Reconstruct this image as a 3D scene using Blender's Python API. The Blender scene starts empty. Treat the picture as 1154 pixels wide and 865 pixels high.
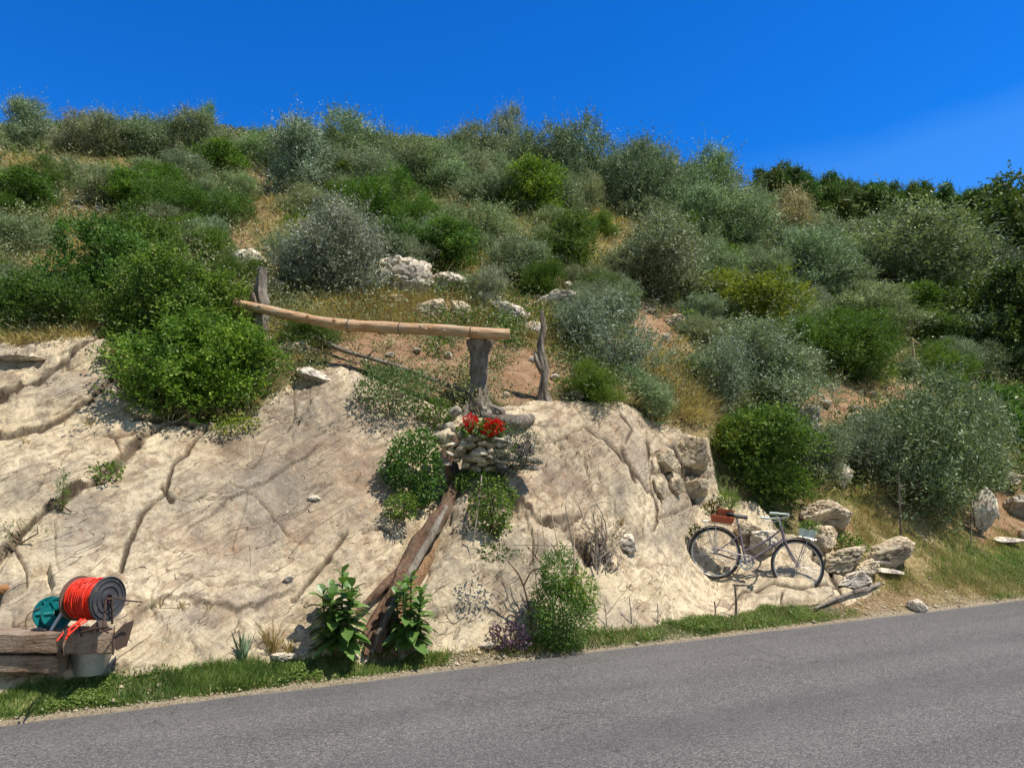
import bpy, math, random
import numpy as np
from mathutils import Vector, Matrix
PI = math.pi
R = math.radians
C = bpy.context.scene.collection
SC = bpy.context.scene

# ------------------------------------------------------------------ camera, light, exposure
F = 833.0                      # focal length in pixels of the 1154 px wide photograph
CAMZ = 1.7
PITCH = math.atan(107.5 / F)
cam_d = bpy.data.cameras.new('camera'); cam = bpy.data.objects.new('camera', cam_d); C.objects.link(cam)
cam_d.sensor_width = 36.0; cam_d.lens = 36.0 * F / 1154.0
cam_d.clip_start = 0.05; cam_d.clip_end = 3000
cam.location = (0, 0, CAMZ); cam.rotation_euler = (PI / 2 + PITCH, 0, 0)
SC.camera = cam

SUN_DIR = Vector((0.45, -0.12, 0.875)).normalized()      # towards the sun
w = bpy.data.worlds.new('World'); SC.world = w; w.use_nodes = True
nt = w.node_tree; nt.nodes.clear()
out = nt.nodes.new('ShaderNodeOutputWorld'); bg = nt.nodes.new('ShaderNodeBackground')
sky = nt.nodes.new('ShaderNodeTexSky'); sky.sky_type = 'NISHITA'; sky.sun_disc = False
sky.sun_elevation = math.asin(SUN_DIR.z); sky.sun_rotation = math.atan2(SUN_DIR.x, SUN_DIR.y)
sky.air_density = 1.0; sky.dust_density = 0.0; sky.ozone_density = 3.0; sky.altitude = 300
# deep polarised blue: more saturation, and one pale streak of cirrus low on the right
hs = nt.nodes.new('ShaderNodeHueSaturation'); hs.inputs['Saturation'].default_value = 1.35; hs.inputs['Value'].default_value = 1.0
tint = nt.nodes.new('ShaderNodeMix'); tint.data_type = 'RGBA'; tint.blend_type = 'MULTIPLY'; tint.inputs[0].default_value = 1.0
tint.inputs[7].default_value = (0.24, 0.92, 1.42, 1)
tc = nt.nodes.new('ShaderNodeTexCoord'); sep = nt.nodes.new('ShaderNodeSeparateXYZ')
nt.links.new(tc.outputs['Generated'], sep.inputs[0])
def wmath(op, a, b=None, clamp=False):
    n = nt.nodes.new('ShaderNodeMath'); n.operation = op; n.use_clamp = clamp
    for i, v in enumerate((a, b)):
        if v is None: continue
        if isinstance(v, (int, float)): n.inputs[i].default_value = v
        else: nt.links.new(v, n.inputs[i])
    return n.outputs[0]
# the streak: above-left edge follows a line in azimuth / elevation
az = wmath('ARCTAN2', sep.outputs[0], sep.outputs[1])
el = wmath('ARCSINE', sep.outputs[2])
line = wmath('ADD', wmath('MULTIPLY', az, 0.05), 0.398)
noi = nt.nodes.new('ShaderNodeTexNoise'); noi.inputs['Scale'].default_value = 6; noi.inputs['Detail'].default_value = 4
nt.links.new(tc.outputs['Generated'], noi.inputs['Vector'])
nz = wmath('MULTIPLY', wmath('SUBTRACT', noi.outputs[0], 0.5), 0.05)
d1 = wmath('MULTIPLY', wmath('SUBTRACT', wmath('ADD', line, nz), el), 28, True)
d2 = wmath('MULTIPLY', wmath('SUBTRACT', az, 0.27), 7, True)
cl = wmath('MULTIPLY', wmath('MULTIPLY', d1, d2), 0.06)
cmix = nt.nodes.new('ShaderNodeMix'); cmix.data_type = 'RGBA'
cmix.inputs[7].default_value = (4.0, 7.6, 10.5, 1)
nt.links.new(sky.outputs[0], hs.inputs['Color']); nt.links.new(hs.outputs[0], tint.inputs[6])
nt.links.new(tint.outputs[2], cmix.inputs[6]); nt.links.new(cl, cmix.inputs[0])
bmix = nt.nodes.new('ShaderNodeMix'); bmix.data_type = 'RGBA'   # paler, warmer sky behind the camera, added to whiten the fill light
bf = wmath('MULTIPLY', wmath('ADD', wmath('MULTIPLY', sep.outputs[1], -1.0), 0.12), 2.2, True)
warm = nt.nodes.new('ShaderNodeMix'); warm.data_type = 'RGBA'; warm.blend_type = 'MULTIPLY'; warm.inputs[0].default_value = 1.0; warm.inputs[7].default_value = (1.05, 0.95, 0.8, 1)
nt.links.new(sky.outputs[0], warm.inputs[6]); nt.links.new(bf, bmix.inputs[0]); nt.links.new(cmix.outputs[2], bmix.inputs[6]); nt.links.new(warm.outputs[2], bmix.inputs[7])
nt.links.new(bmix.outputs[2], bg.inputs[0]); bg.inputs[1].default_value = 0.108
nt.links.new(bg.outputs[0], out.inputs[0])
sun_d = bpy.data.lights.new('sun', 'SUN'); sun = bpy.data.objects.new('sun', sun_d); C.objects.link(sun)
sun_d.energy = 5.0; sun_d.angle = R(0.55); sun_d.color = (1.0, 0.93, 0.82)
sun.rotation_euler = SUN_DIR.to_track_quat('Z', 'Y').to_euler()
SC.view_settings.view_transform = 'Standard'; SC.view_settings.look = 'None'
SC.view_settings.gamma = 1; SC.view_settings.use_curve_mapping = False
SC.view_settings.exposure = 0.36
SC.render.engine = 'CYCLES'
SC.cycles.max_bounces = 5; SC.cycles.diffuse_bounces = 3; SC.cycles.transmission_bounces = 3; SC.cycles.transparent_max_bounces = 4

# ------------------------------------------------------------------ geometry of the picture
CP, SP = math.cos(PITCH), math.sin(PITCH)
def P(px, py, Y):
    """world point at forward distance Y that the photograph shows at (px, py)"""
    a = (px - 577.0) / F; b = (432.5 - py) / F
    dy = CP - b * SP; dz = SP + b * CP
    return np.array([a / dy * Y, Y, CAMZ + dz / dy * Y])
def proj(X, Y, Z):
    z = Z - CAMZ
    f = Y * CP + z * SP; u = -Y * SP + z * CP
    return 577.0 + F * X / f, 432.5 - F * u / f
# road frame: s runs along the kerbless edge, t away from it uphill
dvec = np.array([0.897, 0.442]); nvec = np.array([-0.442, 0.897])
e0 = P(0, 815, 1.0); k = CAMZ / (CAMZ - e0[2]); e0 = e0 * np.array([k, k, 1]); 
e1 = P(1154, 675, 1.0); k = CAMZ / (CAMZ - e1[2]); e1 = e1 * np.array([k, k, 1])
dv = np.array([e1[0] - e0[0], e1[1] - e0[1]]); dv /= np.linalg.norm(dv)
dvec = dv; nvec = np.array([-dv[1], dv[0]])
T0 = nvec @ e0[:2]
def tdist(X, Y): return nvec[0] * X + nvec[1] * Y - T0
def sdist(X, Y): return dvec[0] * X + dvec[1] * Y
def st(s, t): return dvec[0] * s + nvec[0] * (t + T0), dvec[1] * s + nvec[1] * (t + T0)

# ------------------------------------------------------------------ noise
def _h(ix, iy, iz, seed):
    n = (ix.astype(np.int64) * 374761393 + iy.astype(np.int64) * 668265263 + iz.astype(np.int64) * 2147483647 + seed * 974634) & 0xffffffff
    n = ((n ^ (n >> 13)) * 1274126177) & 0xffffffff
    n = (n ^ (n >> 16)) & 0xffffffff
    return n.astype(np.float64) / 4294967295.0
def vnoise(x, y, z, seed=0):
    x = np.asarray(x, float); y = np.asarray(y, float); z = np.asarray(z, float) + 0 * x
    ix, iy, iz = np.floor(x), np.floor(y), np.floor(z)
    fx, fy, fz = x - ix, y - iy, z - iz
    fx = fx * fx * fx * (fx * (fx * 6 - 15) + 10); fy = fy * fy * fy * (fy * (fy * 6 - 15) + 10); fz = fz * fz * (3 - 2 * fz)
    r = 0
    for a in (0, 1):
        wx = fx if a else 1 - fx
        for b in (0, 1):
            wy = fy if b else 1 - fy
            for c in (0, 1):
                wz = fz if c else 1 - fz
                r = r + wx * wy * wz * _h(ix + a, iy + b, iz + c, seed)
    return r * 2 - 1
def fbm(x, y, z, octv=4, seed=0, gain=0.5, lac=2.03):
    a = 1.0; r = 0; t = 0; f = 1.0
    for o in range(octv):
        r = r + a * vnoise(x * f + o * 7.3, y * f + o * 3.1, z * f + o * 5.7, seed + o); t += a; a *= gain; f *= lac
    return r / t
def cell(x, y, seed=0):
    """F1, F2, id of a cellular noise"""
    ix, iy = np.floor(x), np.floor(y)
    f1 = np.full(x.shape, 9.0); f2 = np.full(x.shape, 9.0); idv = np.zeros(x.shape)
    for a in (-1, 0, 1):
        for b in (-1, 0, 1):
            cx, cy = ix + a, iy + b
            zz = np.zeros_like(cx)
            px = cx + _h(cx, cy, zz, seed); py = cy + _h(cx, cy, zz, seed + 11)
            d = np.hypot(px - x, py - y)
            m = d < f1
            f2 = np.where(m, f1, np.minimum(f2, d)); idv = np.where(m, _h(cx, cy, zz, seed + 23), idv); f1 = np.where(m, d, f1)
    return f1, f2, idv

def facet(x, y, seed, tilt):
    """broken faces: each cell is a flat plane with its own tilt and level"""
    ix, iy = np.floor(x), np.floor(y); zz = np.zeros_like(ix)
    f1 = np.full(x.shape, 9.0); f2 = np.full(x.shape, 9.0); v = np.zeros(x.shape)
    for a in (-1, 0, 1):
        for b in (-1, 0, 1):
            cx, cy = ix + a, iy + b
            px = cx + _h(cx, cy, zz, seed); py = cy + _h(cx, cy, zz, seed + 11)
            d = np.abs(px - x) + .8 * np.abs(py - y) + .2 * np.hypot(px - x, py - y)
            pl = (_h(cx, cy, zz, seed + 23) - .5) + tilt * ((x - px) * (_h(cx, cy, zz, seed + 31) - .5) + (y - py) * (_h(cx, cy, zz, seed + 37) - .5)) * 2
            m = d < f1
            f2 = np.where(m, f1, np.minimum(f2, d)); v = np.where(m, pl, v); f1 = np.where(m, d, f1)
    return v, f2 - f1
# ------------------------------------------------------------------ terrain height
cols = {   # picture column: (row, forward distance)
 -506: [(840, 4.9), (700, 5.6), (560, 6.6), (470, 7.5), (400, 8.6), (320, 10.5), (250, 14), (190, 21), (150, 30), (150, 60), (190, 140)],
 -200: [(805, 5.3), (680, 6.0), (560, 6.9), (470, 7.6), (395, 8.7), (320, 10.2), (250, 14), (190, 21), (150, 30), (150, 60), (190, 140)],
 0:    [(775, 5.65), (600, 6.8), (500, 7.5), (400, 8.4), (385, 8.8), (320, 10.2), (240, 14.5), (195, 20), (158, 29), (158, 60), (200, 140)],
 110:  [(760, 6.0), (600, 7.1), (500, 7.8), (400, 8.7), (380, 9.2), (310, 11.0), (240, 14.8), (195, 20), (160, 29), (160, 60), (200, 140)],
 200:  [(752, 6.2), (600, 7.4), (500, 8.2), (470, 8.5), (390, 9.5), (300, 11.9), (240, 15.5), (195, 21), (160, 29), (162, 60), (200, 140)],
 300:  [(742, 6.45), (600, 7.6), (500, 8.4), (435, 9.0), (400, 9.7), (350, 10.9), (290, 13.2), (230, 18), (175, 28), (170, 60), (205, 140)],
 400:  [(737, 6.7), (650, 7.3), (550, 8.1), (470, 8.9), (432, 9.3), (405, 10.1), (340, 12), (285, 14.5), (225, 19.5), (178, 28), (172, 60), (210, 140)],
 470:  [(730, 6.8), (650, 7.5), (550, 8.4), (490, 9.0), (445, 9.6), (410, 10.4), (345, 12.3), (290, 14.8), (230, 20), (180, 29), (175, 60), (212, 140)],
 560:  [(726, 7.0), (600, 8.1), (500, 9.1), (466, 9.6), (425, 10.5), (355, 12.6), (300, 15), (240, 20.5), (188, 30), (180, 60), (215, 140)],
 640:  [(712, 7.45), (640, 8.2), (560, 8.9), (500, 9.4), (460, 9.9), (430, 10.9), (360, 13), (300, 16), (240, 22), (195, 32), (190, 60), (215, 140)],
 700:  [(703, 7.8), (640, 8.7), (600, 9.1), (530, 9.6), (467, 10.2), (445, 11.3), (380, 13.2), (300, 17.5), (245, 24), (210, 33), (200, 60), (215, 140)],
 790:  [(692, 8.45), (655, 9.9), (625, 10.3), (560, 10.8), (500, 11.2), (460, 12), (390, 14.5), (310, 19.5), (255, 27), (228, 35), (212, 60), (212, 140)],
 850:  [(687, 8.85), (665, 9.85), (632, 10.3), (590, 10.8), (540, 11.4), (480, 12.6), (400, 15.4), (330, 20), (270, 28), (244, 38), (238, 60), (240, 140)],
 930:  [(675, 9.5), (655, 10.1), (625, 10.6), (580, 11.2), (540, 12.2), (470, 14), (410, 16.6), (350, 21), (290, 31), (262, 45), (252, 75), (246, 150)],
 1010: [(664, 10.2), (630, 10.9), (590, 11.8), (545, 13), (480, 15), (420, 17.6), (360, 22), (300, 33), (272, 50), (258, 80), (252, 150)],
 1154: [(655, 11.3), (630, 12.2), (600, 13.6), (555, 15), (500, 16.6), (440, 19.4), (380, 24), (310, 36), (276, 60), (264, 90), (258, 150)],
 1350: [(630, 14), (600, 16), (560, 17.6), (500, 19.6), (440, 23), (380, 29), (310, 43), (265, 70), (240, 110), (240, 150)],
 1577: [(606, 19), (580, 21), (540, 23.5), (490, 27), (430, 32), (370, 41), (310, 58), (270, 85), (245, 120), (245, 150)],
}
cu, cv, ce = [], [], []
for px, lst in cols.items():
    for py, Y in lst:
        p = P(px, py, Y); cu.append(p[0] / Y); cv.append(math.log(Y)); ce.append((p[2] - CAMZ) / Y)
cu, cv, ce = map(np.array, (cu, cv, ce))
KU = 2.0                       # sideways distances count double
def _phi(r2): return np.where(r2 > 1e-12, r2 * np.log(np.maximum(r2, 1e-12)) * 0.5, 0)
n_ = len(cu)
_A = _phi(((cu[:, None] - cu[None]) * KU) ** 2 + (cv[:, None] - cv[None]) ** 2) + np.eye(n_) * 2e-4
_Pm = np.stack([np.ones(n_), cu, cv], 1)
_M = np.block([[_A, _Pm], [_Pm.T, np.zeros((3, 3))]])
_w = np.linalg.solve(_M, np.concatenate([ce, np.zeros(3)]))
def base_h(X, Y):
    X = np.asarray(X, float); Y = np.asarray(Y, float)
    sh = X.shape; X = X.ravel(); Y = Y.ravel(); out = np.empty(X.shape)
    for i in range(0, len(X), 20000):
        x = X[i:i + 20000]; y = Y[i:i + 20000]
        u = x / y; v = np.log(y)
        r2 = ((u[:, None] - cu) * KU) ** 2 + (v[:, None] - cv) ** 2
        e = _phi(r2) @ _w[:n_] + _w[n_] + _w[n_ + 1] * u + _w[n_ + 2] * v
        out[i:i + 20000] = CAMZ + e * y
    t = tdist(X, Y)
    k = np.clip((t + 0.02) / 0.75, 0, 1); k = k * k * (3 - 2 * k)
    verge = 0.02 + 0.10 * np.clip(t, 0, 2)
    out = np.where(t < 0, -0.03, (1 - k) * verge * np.clip(t / 0.1, 0, 1) + k * np.maximum(out, 0.05 + 0.04 * t))
    return out.reshape(sh)

# picture-space helpers used only to say where on the ground a feature lies
def inpoly(px, py, poly):
    r = np.zeros(px.shape, bool); n = len(poly)
    for i in range(n):
        x1, y1 = poly[i]; x2, y2 = poly[(i + 1) % n]
        if y1 == y2: continue
        c = ((y1 > py) != (y2 > py)) & (px < (x2 - x1) * (py - y1) / (y2 - y1) + x1)
        r ^= c
    return r
def polydist(px, py, line):
    d = np.full(px.shape, 1e9)
    for (x1, y1), (x2, y2) in zip(line[:-1], line[1:]):
        L = (x2 - x1) ** 2 + (y2 - y1) ** 2
        t = np.clip(((px - x1) * (x2 - x1) + (py - y1) * (y2 - y1)) / L, 0, 1)
        d = np.minimum(d, np.hypot(px - x1 - t * (x2 - x1), py - y1 - t * (y2 - y1)))
    return d
def blobs(px, py, lst):
    r = np.zeros(px.shape)
    for (x, y, a, b, amp) in lst:
        r = np.maximum(r, amp * np.exp(-((px - x) / a) ** 2 - ((py - y) / b) ** 2))
    return r
ROCK = [(-500, 880), (-500, 420), (-200, 395), (0, 398), (60, 388), (118, 372), (135, 440), (190, 478), (250, 480), (292, 468), (318, 440), (345, 425),
        (372, 412), (410, 428), (450, 446), (500, 462), (535, 470), (600, 458), (655, 455), (705, 458), (740, 478), (800, 500),
        (812, 560), (850, 566), (880, 600), (925, 612), (960, 640), (992, 668), (975, 676), (900, 683), (850, 689), (790, 695), (740, 702), (680, 710), (620, 720), (560, 727),
        (500, 735), (430, 737), (330, 742), (250, 754), (120, 764), (0, 778), (-500, 850)]
GULLY = [(428, 745), (432, 700), (455, 645), (485, 590), (502, 545), (512, 505)]
CRACKS = [   # polyline, half width px, depth m
 ([(-60, 690), (0, 632), (45, 592), (100, 556), (150, 508), (172, 488), (200, 478)], 4, .03),
 ([(232, 484), (212, 510), (196, 530), (186, 562), (160, 585), (145, 620), (136, 650)], 3.2, .08),
 ([(186, 562), (215, 575), (255, 572)], 1.6, .03), ([(182, 556), (192, 568)], 6, .07), ([(60, 470), (96, 447), (112, 438)], 1.6, .03), ([(150, 480), (186, 476), (215, 482)], 5, .06),
 ([(0, 498), (45, 488), (100, 452), (150, 420)], 2.6, .05), ([(-30, 470), (30, 440), (80, 412), (120, 384)], 2.8, .06),
 ([(110, 493), (130, 500), (152, 496)], 2, .05), ([(130, 500), (136, 520)], 1.6, .04), ([(5, 622), (22, 640), (30, 665)], 2, .05),
 ([(172, 780), (215, 778), (262, 756), (300, 735)], 1.5, .02), ([(200, 655), (235, 668), (280, 662), (300, 672)], 1.8, .03),
 ([(255, 550), (290, 570), (325, 610), (355, 615)], 1.5, .03), ([(280, 600), (330, 590), (372, 556)], 1.4, .02),
 ([(408, 610), (425, 606), (446, 606)], 2.2, .05), ([(330, 682), (352, 655), (378, 622), (390, 605)], 4.0, .08),
 ([(60, 600), (62, 640), (66, 655)], 1.3, .02), ([(300, 520), (350, 500), (420, 480)], 1.3, .02), ([(40, 560), (52, 540), (80, 512)], 1.3, .02),
 ([(600, 505), (640, 497), (660, 488)], 2.0, .06), ([(660, 488), (690, 508), (702, 522), (716, 535)], 2.4, .07), ([(606, 590), (630, 596), (655, 580)], 3, .08), ([(642, 606), (656, 616), (664, 632)], 9, .16),
 ([(716, 535), (737, 560), (742, 590), (735, 600)], 2.6, .10), ([(700, 508), (708, 524), (716, 545)], 3.2, .10), ([(728, 500), (736, 528), (734, 538)], 2.2, .08),
 ([(737, 537), (768, 536), (800, 540)], 3.2, .12), ([(758, 505), (768, 528), (772, 548), (782, 568)], 3.4, .14), ([(748, 536), (757, 556)], 2.6, .10),
 ([(742, 565), (765, 558), (782, 556)], 2.4, .08), ([(742, 590), (770, 575), (800, 566)], 2.2, .06),
 ([(620, 520), (650, 550), (640, 600)], 1.3, .02), ([(590, 560), (620, 575), (650, 570)], 1.2, .02), ([(700, 470), (712, 486), (705, 500)], 2.0, .04),
 ([(680, 620), (720, 640), (770, 640)], 1.4, .025), ([(700, 590), (688, 615), (660, 640)], 2.4, .05), ([(820, 688), (835, 672), (870, 664), (905, 668)], 1.8, .04), ([(905, 668), (945, 662), (985, 665)], 2.2, .05),
 ([(925, 612), (915, 630), (935, 645), (950, 672)], 2.6, .06), ([(878, 684), (882, 672)], 1.6, .04), ([(560, 690), (590, 660), (600, 630)], 1.4, .02),
 ([(480, 700), (520, 690), (560, 700)], 1.2, .015), ([(560, 480), (575, 540), (565, 560)], 1.2, .02),
]
STEPS = [   # ledges: the beds above these lines stand proud (line, height m, fade px, half width px of the riser, dark with soil and painted ledge shade)
 ([(-60, 690), (0, 632), (45, 592), (100, 556), (150, 508), (172, 488)], .075, 45, 5.0),
 ([(-40, 508), (0, 498), (45, 488), (100, 452), (150, 420)], .05, 30, 3.0),
 ([(-30, 470), (30, 440), (80, 412), (120, 384)], .05, 28, 2.6),
 ([(150, 700), (190, 682), (240, 690), (290, 690), (340, 668)], .035, 40, 1.6),
 ([(200, 620), (255, 575), (310, 545), (372, 500)], .03, 40, 1.2),
 ([(560, 560), (606, 592), (650, 582)], .05, 40, 2.4),
 ([(470, 700), (520, 690), (570, 700)], .03, 30, 1.4),
]
GREY = [(35, 565, 55, 22, .7), (200, 560, 60, 40, .5), (110, 590, 55, 36, .7), (340, 475, 100, 34, .75), (310, 540, 70, 50, .6), (640, 520, 60, 40, .3), (590, 640, 45, 45, .8),
        (520, 620, 30, 60, .55), (35, 730, 50, 22, .8), (150, 600, 22, 50, .5), (700, 560, 12, 35, .8), (730, 610, 80, 14, .5), (780, 520, 40, 30, .6), (60, 450, 90, 18, .5),
        (300, 600, 60, 30, .3), (360, 560, 60, 60, .25), (960, 600, 40, 20, .4), (230, 720, 50, 20, .3), (400, 590, 30, 20, .4)]
PINK = [(300, 500, 70, 50, .6), (350, 600, 60, 60, .55), (240, 620, 70, 40, .45), (670, 500, 60, 50, .6), (620, 560, 60, 40, .5), (400, 540, 50, 70, .8), (120, 530, 50, 20, .35), (370, 520, 80, 60, .7), (640, 540, 50, 50, .6), (270, 520, 60, 35, .45), (100, 505, 60, 25, .3), (700, 480, 60, 20, .35), (390, 640, 40, 45, .5), (640, 475, 30, 20, .5), (225, 500, 30, 30, .4)]
YEL = [(20, 480, 80, 20, .6), (30, 620, 40, 60, .5), (660, 670, 60, 30, .8), (200, 740, 60, 20, .6), (740, 670, 60, 20, .7), (360, 660, 30, 40, .6), (520, 700, 40, 25, .5), (100, 400, 60, 25, .5), (900, 650, 30, 30, .5)]
SOIL = [(470, 620, 40, 95, 1.2), (420, 395, 60, 16, 1.1), (540, 400, 50, 20, 1), (292, 232, 22, 48, 1), (120, 207, 26, 12, .8), (440, 388, 70, 22, .9), (590, 425, 60, 36, 1.1), (742, 375, 30, 42, 1.1), (480, 425, 45, 26, 1), (945, 452, 52, 20, 1), (1010, 440, 40, 12, .8),
        (1130, 585, 40, 45, 1), (390, 410, 30, 14, .8), (275, 265, 20, 30, .7), (650, 318, 30, 12, .6), (430, 722, 60, 30, 1.2), (60, 295, 40, 25, .6), (985, 678, 60, 14, 1), (760, 440, 25, 40, .6),
        (200, 195, 30, 12, .5), (350, 330, 60, 20, .6), (1060, 350, 20, 10, .5), (690, 280, 20, 10, .5), (940, 590, 22, 18, 1), (300, 735, 60, 10, .7), (455, 600, 30, 80, .9), (350, 640, 12, 35, .7), (830, 560, 30, 24, .5)]
STRAW = [(420, 345, 70, 18, 1), (600, 300, 40, 16, .8), (350, 275, 24, 20, .6), (150, 285, 24, 16, .6), (840, 320, 20, 10, .5), (60, 188, 80, 24, 1), (245, 180, 70, 16, 1), (300, 240, 30, 70, .8), (80, 285, 50, 45, .9), (560, 268, 60, 24, .8), (690, 268, 30, 30, 1), (690, 305, 50, 22, .8), (775, 470, 25, 35, 1), (745, 410, 36, 55, .7),
         (1000, 590, 70, 40, 1), (1050, 650, 90, 26, .7), (30, 385, 110, 14, .9), (350, 375, 70, 25, .6), (450, 350, 90, 22, .8), (120, 350, 30, 40, .6), (620, 370, 30, 40, .5), (960, 440, 60, 25, .4), (640, 300, 40, 20, .5), (500, 310, 60, 20, .5)]
def rock_mask(px, py):
    wob = 9 * fbm(px / 30, py / 30, 0 * px, 3, 5)
    m = inpoly(px + wob, py + wob * 0.7, ROCK)
    g = polydist(px, py, GULLY) < 17 + 8 * wob / 9
    g2 = ((px - 388) / 9) ** 2 + 0 * py
    return m & ~(g & (py > 588))
# rock geometry is shaped by beds that dip to the left
def full_h(X, Y, want=False):
    z = base_h(X, Y)
    px, py = proj(X, Y, z)
    t = tdist(X, Y); s = sdist(X, Y)
    on = t > 0.05
    rock = rock_mask(px, py) & on
    # --- rock relief
    bx = s * 0.78 + z * 0.62; by = -s * 0.62 + z * 0.78          # along / across the beds
    n1 = fbm(s * 0.9, z * 0.9, t * 0.9, 3, 1)
    n2 = fbm(bx * 1.1, by * 5.0, t * 1.5, 4, 31)
    n3 = fbm(s * 9, z * 9, t * 5, 4, 61)
    f1, f2, idv = cell(bx * 1.0 + 0.25 * n1, by * 2.1 + 0.3 * n1, 7)
    edge = np.clip(1 - (f2 - f1) / 0.06, 0, 1)
    step = (idv - 0.5)
    ter = by * 3.2 + 0.6 * n1; terf = ter - np.floor(ter); terr = np.clip(terf * 4, 0, 1) - terf     # little ledges
    n4 = fbm(bx * 5, by * 16, t * 8, 3, 63)
    rid = 1 - np.abs(fbm(bx * 2.2, by * 5.5, t * 2, 4, 67)) * 3.2
    wq = .18 * fbm(bx * 2.5, by * 2.5, 0 * s, 3, 71)
    fa, ea = facet(bx * .62 + wq, by * 1.25 + wq, 201, 1.0)
    fb, eb = facet(bx * 1.7 + wq * 2, by * 3.6 - wq, 211, 1.2)
    fc, ec = facet(bx * 5.5 + wq * 5, by * 10 + wq * 5, 221, 1.2)
    rough = np.clip(.5 + 1.6 * vnoise(s * .7 + 3, z * .7, 0 * s, 79), .12, 1)
    rr = 0.045 * n1 + 0.05 * n2 + 0.014 * n3 + 0.010 * n4 + 0.055 * fa + 0.05 * fb * rough + 0.018 * fc * rough ** 2 - 0.03 * np.clip(rid, 0, 1) ** 3 * rough - .03 * np.clip(1 - ea / .03, 0, 1) * rough - .015 * np.clip(1 - eb / .05, 0, 1) * rough
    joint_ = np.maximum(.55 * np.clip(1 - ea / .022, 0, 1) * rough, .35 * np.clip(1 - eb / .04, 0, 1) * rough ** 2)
    crack = np.zeros(z.shape); cut = np.zeros(z.shape)
    wx = 2.6 * fbm(px / 14, py / 14, 0 * px, 3, 91); wy = 2.6 * fbm(px / 14, py / 14, 0 * px + 9, 3, 95)
    for line, hw, dp in CRACKS:
        xs = [a for a, b in line]; ys = [b for a, b in line]
        m = (px > min(xs) - 30) & (px < max(xs) + 30) & (py > min(ys) - 30) & (py < max(ys) + 30) & rock
        if not m.any(): continue
        wv = hw * .62 * (0.5 + 0.7 * (vnoise(px[m] / 11, py[m] / 11, 0 * px[m], 17) * 0.5 + 0.5))
        d = polydist(px[m] + wx[m], py[m] + wy[m], line)
        g = 1 / (1 + (d / wv) ** 4)
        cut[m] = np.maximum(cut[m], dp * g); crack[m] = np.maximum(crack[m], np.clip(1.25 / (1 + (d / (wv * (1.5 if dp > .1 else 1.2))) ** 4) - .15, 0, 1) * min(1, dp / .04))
    lift = np.zeros(z.shape)
    for line, hh, fade, hw in STEPS:
        xs = [a for a, b in line]; ys = [b for a, b in line]
        m = (px > xs[0]) & (px < xs[-1]) & rock
        yl = np.interp(px[m] + wx[m] * 1.6, xs, ys); dy = yl - (py[m] + wy[m] * 1.6); dd = np.abs(dy) * .8
        endf = np.clip(np.minimum(px[m] - xs[0], xs[-1] - px[m]) / 14, 0, 1)
        up_ = np.clip(dy / 2.5 + .5, 0, 1) * np.exp(-np.maximum(dy, 0) / fade) * endf
        lift[m] += hh * up_
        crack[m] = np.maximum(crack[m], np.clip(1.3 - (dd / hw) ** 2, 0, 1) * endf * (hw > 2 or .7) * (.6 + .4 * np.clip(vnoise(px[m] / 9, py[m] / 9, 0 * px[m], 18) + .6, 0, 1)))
    gd = polydist(px, py, GULLY)
    gully = 0.22 * np.exp(-(gd / 26) ** 2) * (py > 500) * on
    rise = np.clip((z - 0.05) / 0.25, 0, 1)
    zr = z + (0.05 + rr + lift) * rise * 1.0 - cut
    # --- soil relief
    sc = np.clip(Y / 12, 1, 8)
    zs = z + 0.05 * sc * fbm(X * 1.3 / sc, Y * 1.3 / sc, 0 * X, 4, 41) * np.clip(t / 0.6, 0, 1) + 0.015 * fbm(X * 7, Y * 7, 0 * X, 3, 47) * np.clip(t / .3, 0, 1)
    zz = np.where(rock, zr, zs) - gully
    # stone must not dig into the soil: bank steps
    zz = np.where(on, np.maximum(zz, 0.012 + 0.03 * np.clip(t, 0, 1)), zz)
    if want: return zz, rock, np.maximum(crack, joint_), px, py
    return zz
def hgt(x, y): return float(full_h(np.array([x], float), np.array([y], float))[0])
def G(px, py, fine=True):
    """first ground point the photograph shows at (px, py)"""
    Ys = 4.2 * np.exp(np.linspace(0, 3.55, 900))
    a = (px - 577.0) / F; b = (432.5 - py) / F; dy = CP - b * SP; dz = SP + b * CP
    X = a / dy * Ys; Z = CAMZ + dz / dy * Ys
    H = full_h(X, Ys)
    i = np.argmax(H > Z)
    if H[i] <= Z[i]: i = len(Ys) - 150
    i = max(i, 1)
    f = (Z[i-1] - H[i-1]) / max(1e-6, (Z[i-1] - H[i-1]) - (Z[i] - H[i])); f = min(1, max(0, f))
    Y = Ys[i-1] + f * (Ys[i] - Ys[i-1])
    return np.array([a / dy * Y, Y, CAMZ + dz / dy * Y])

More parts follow.
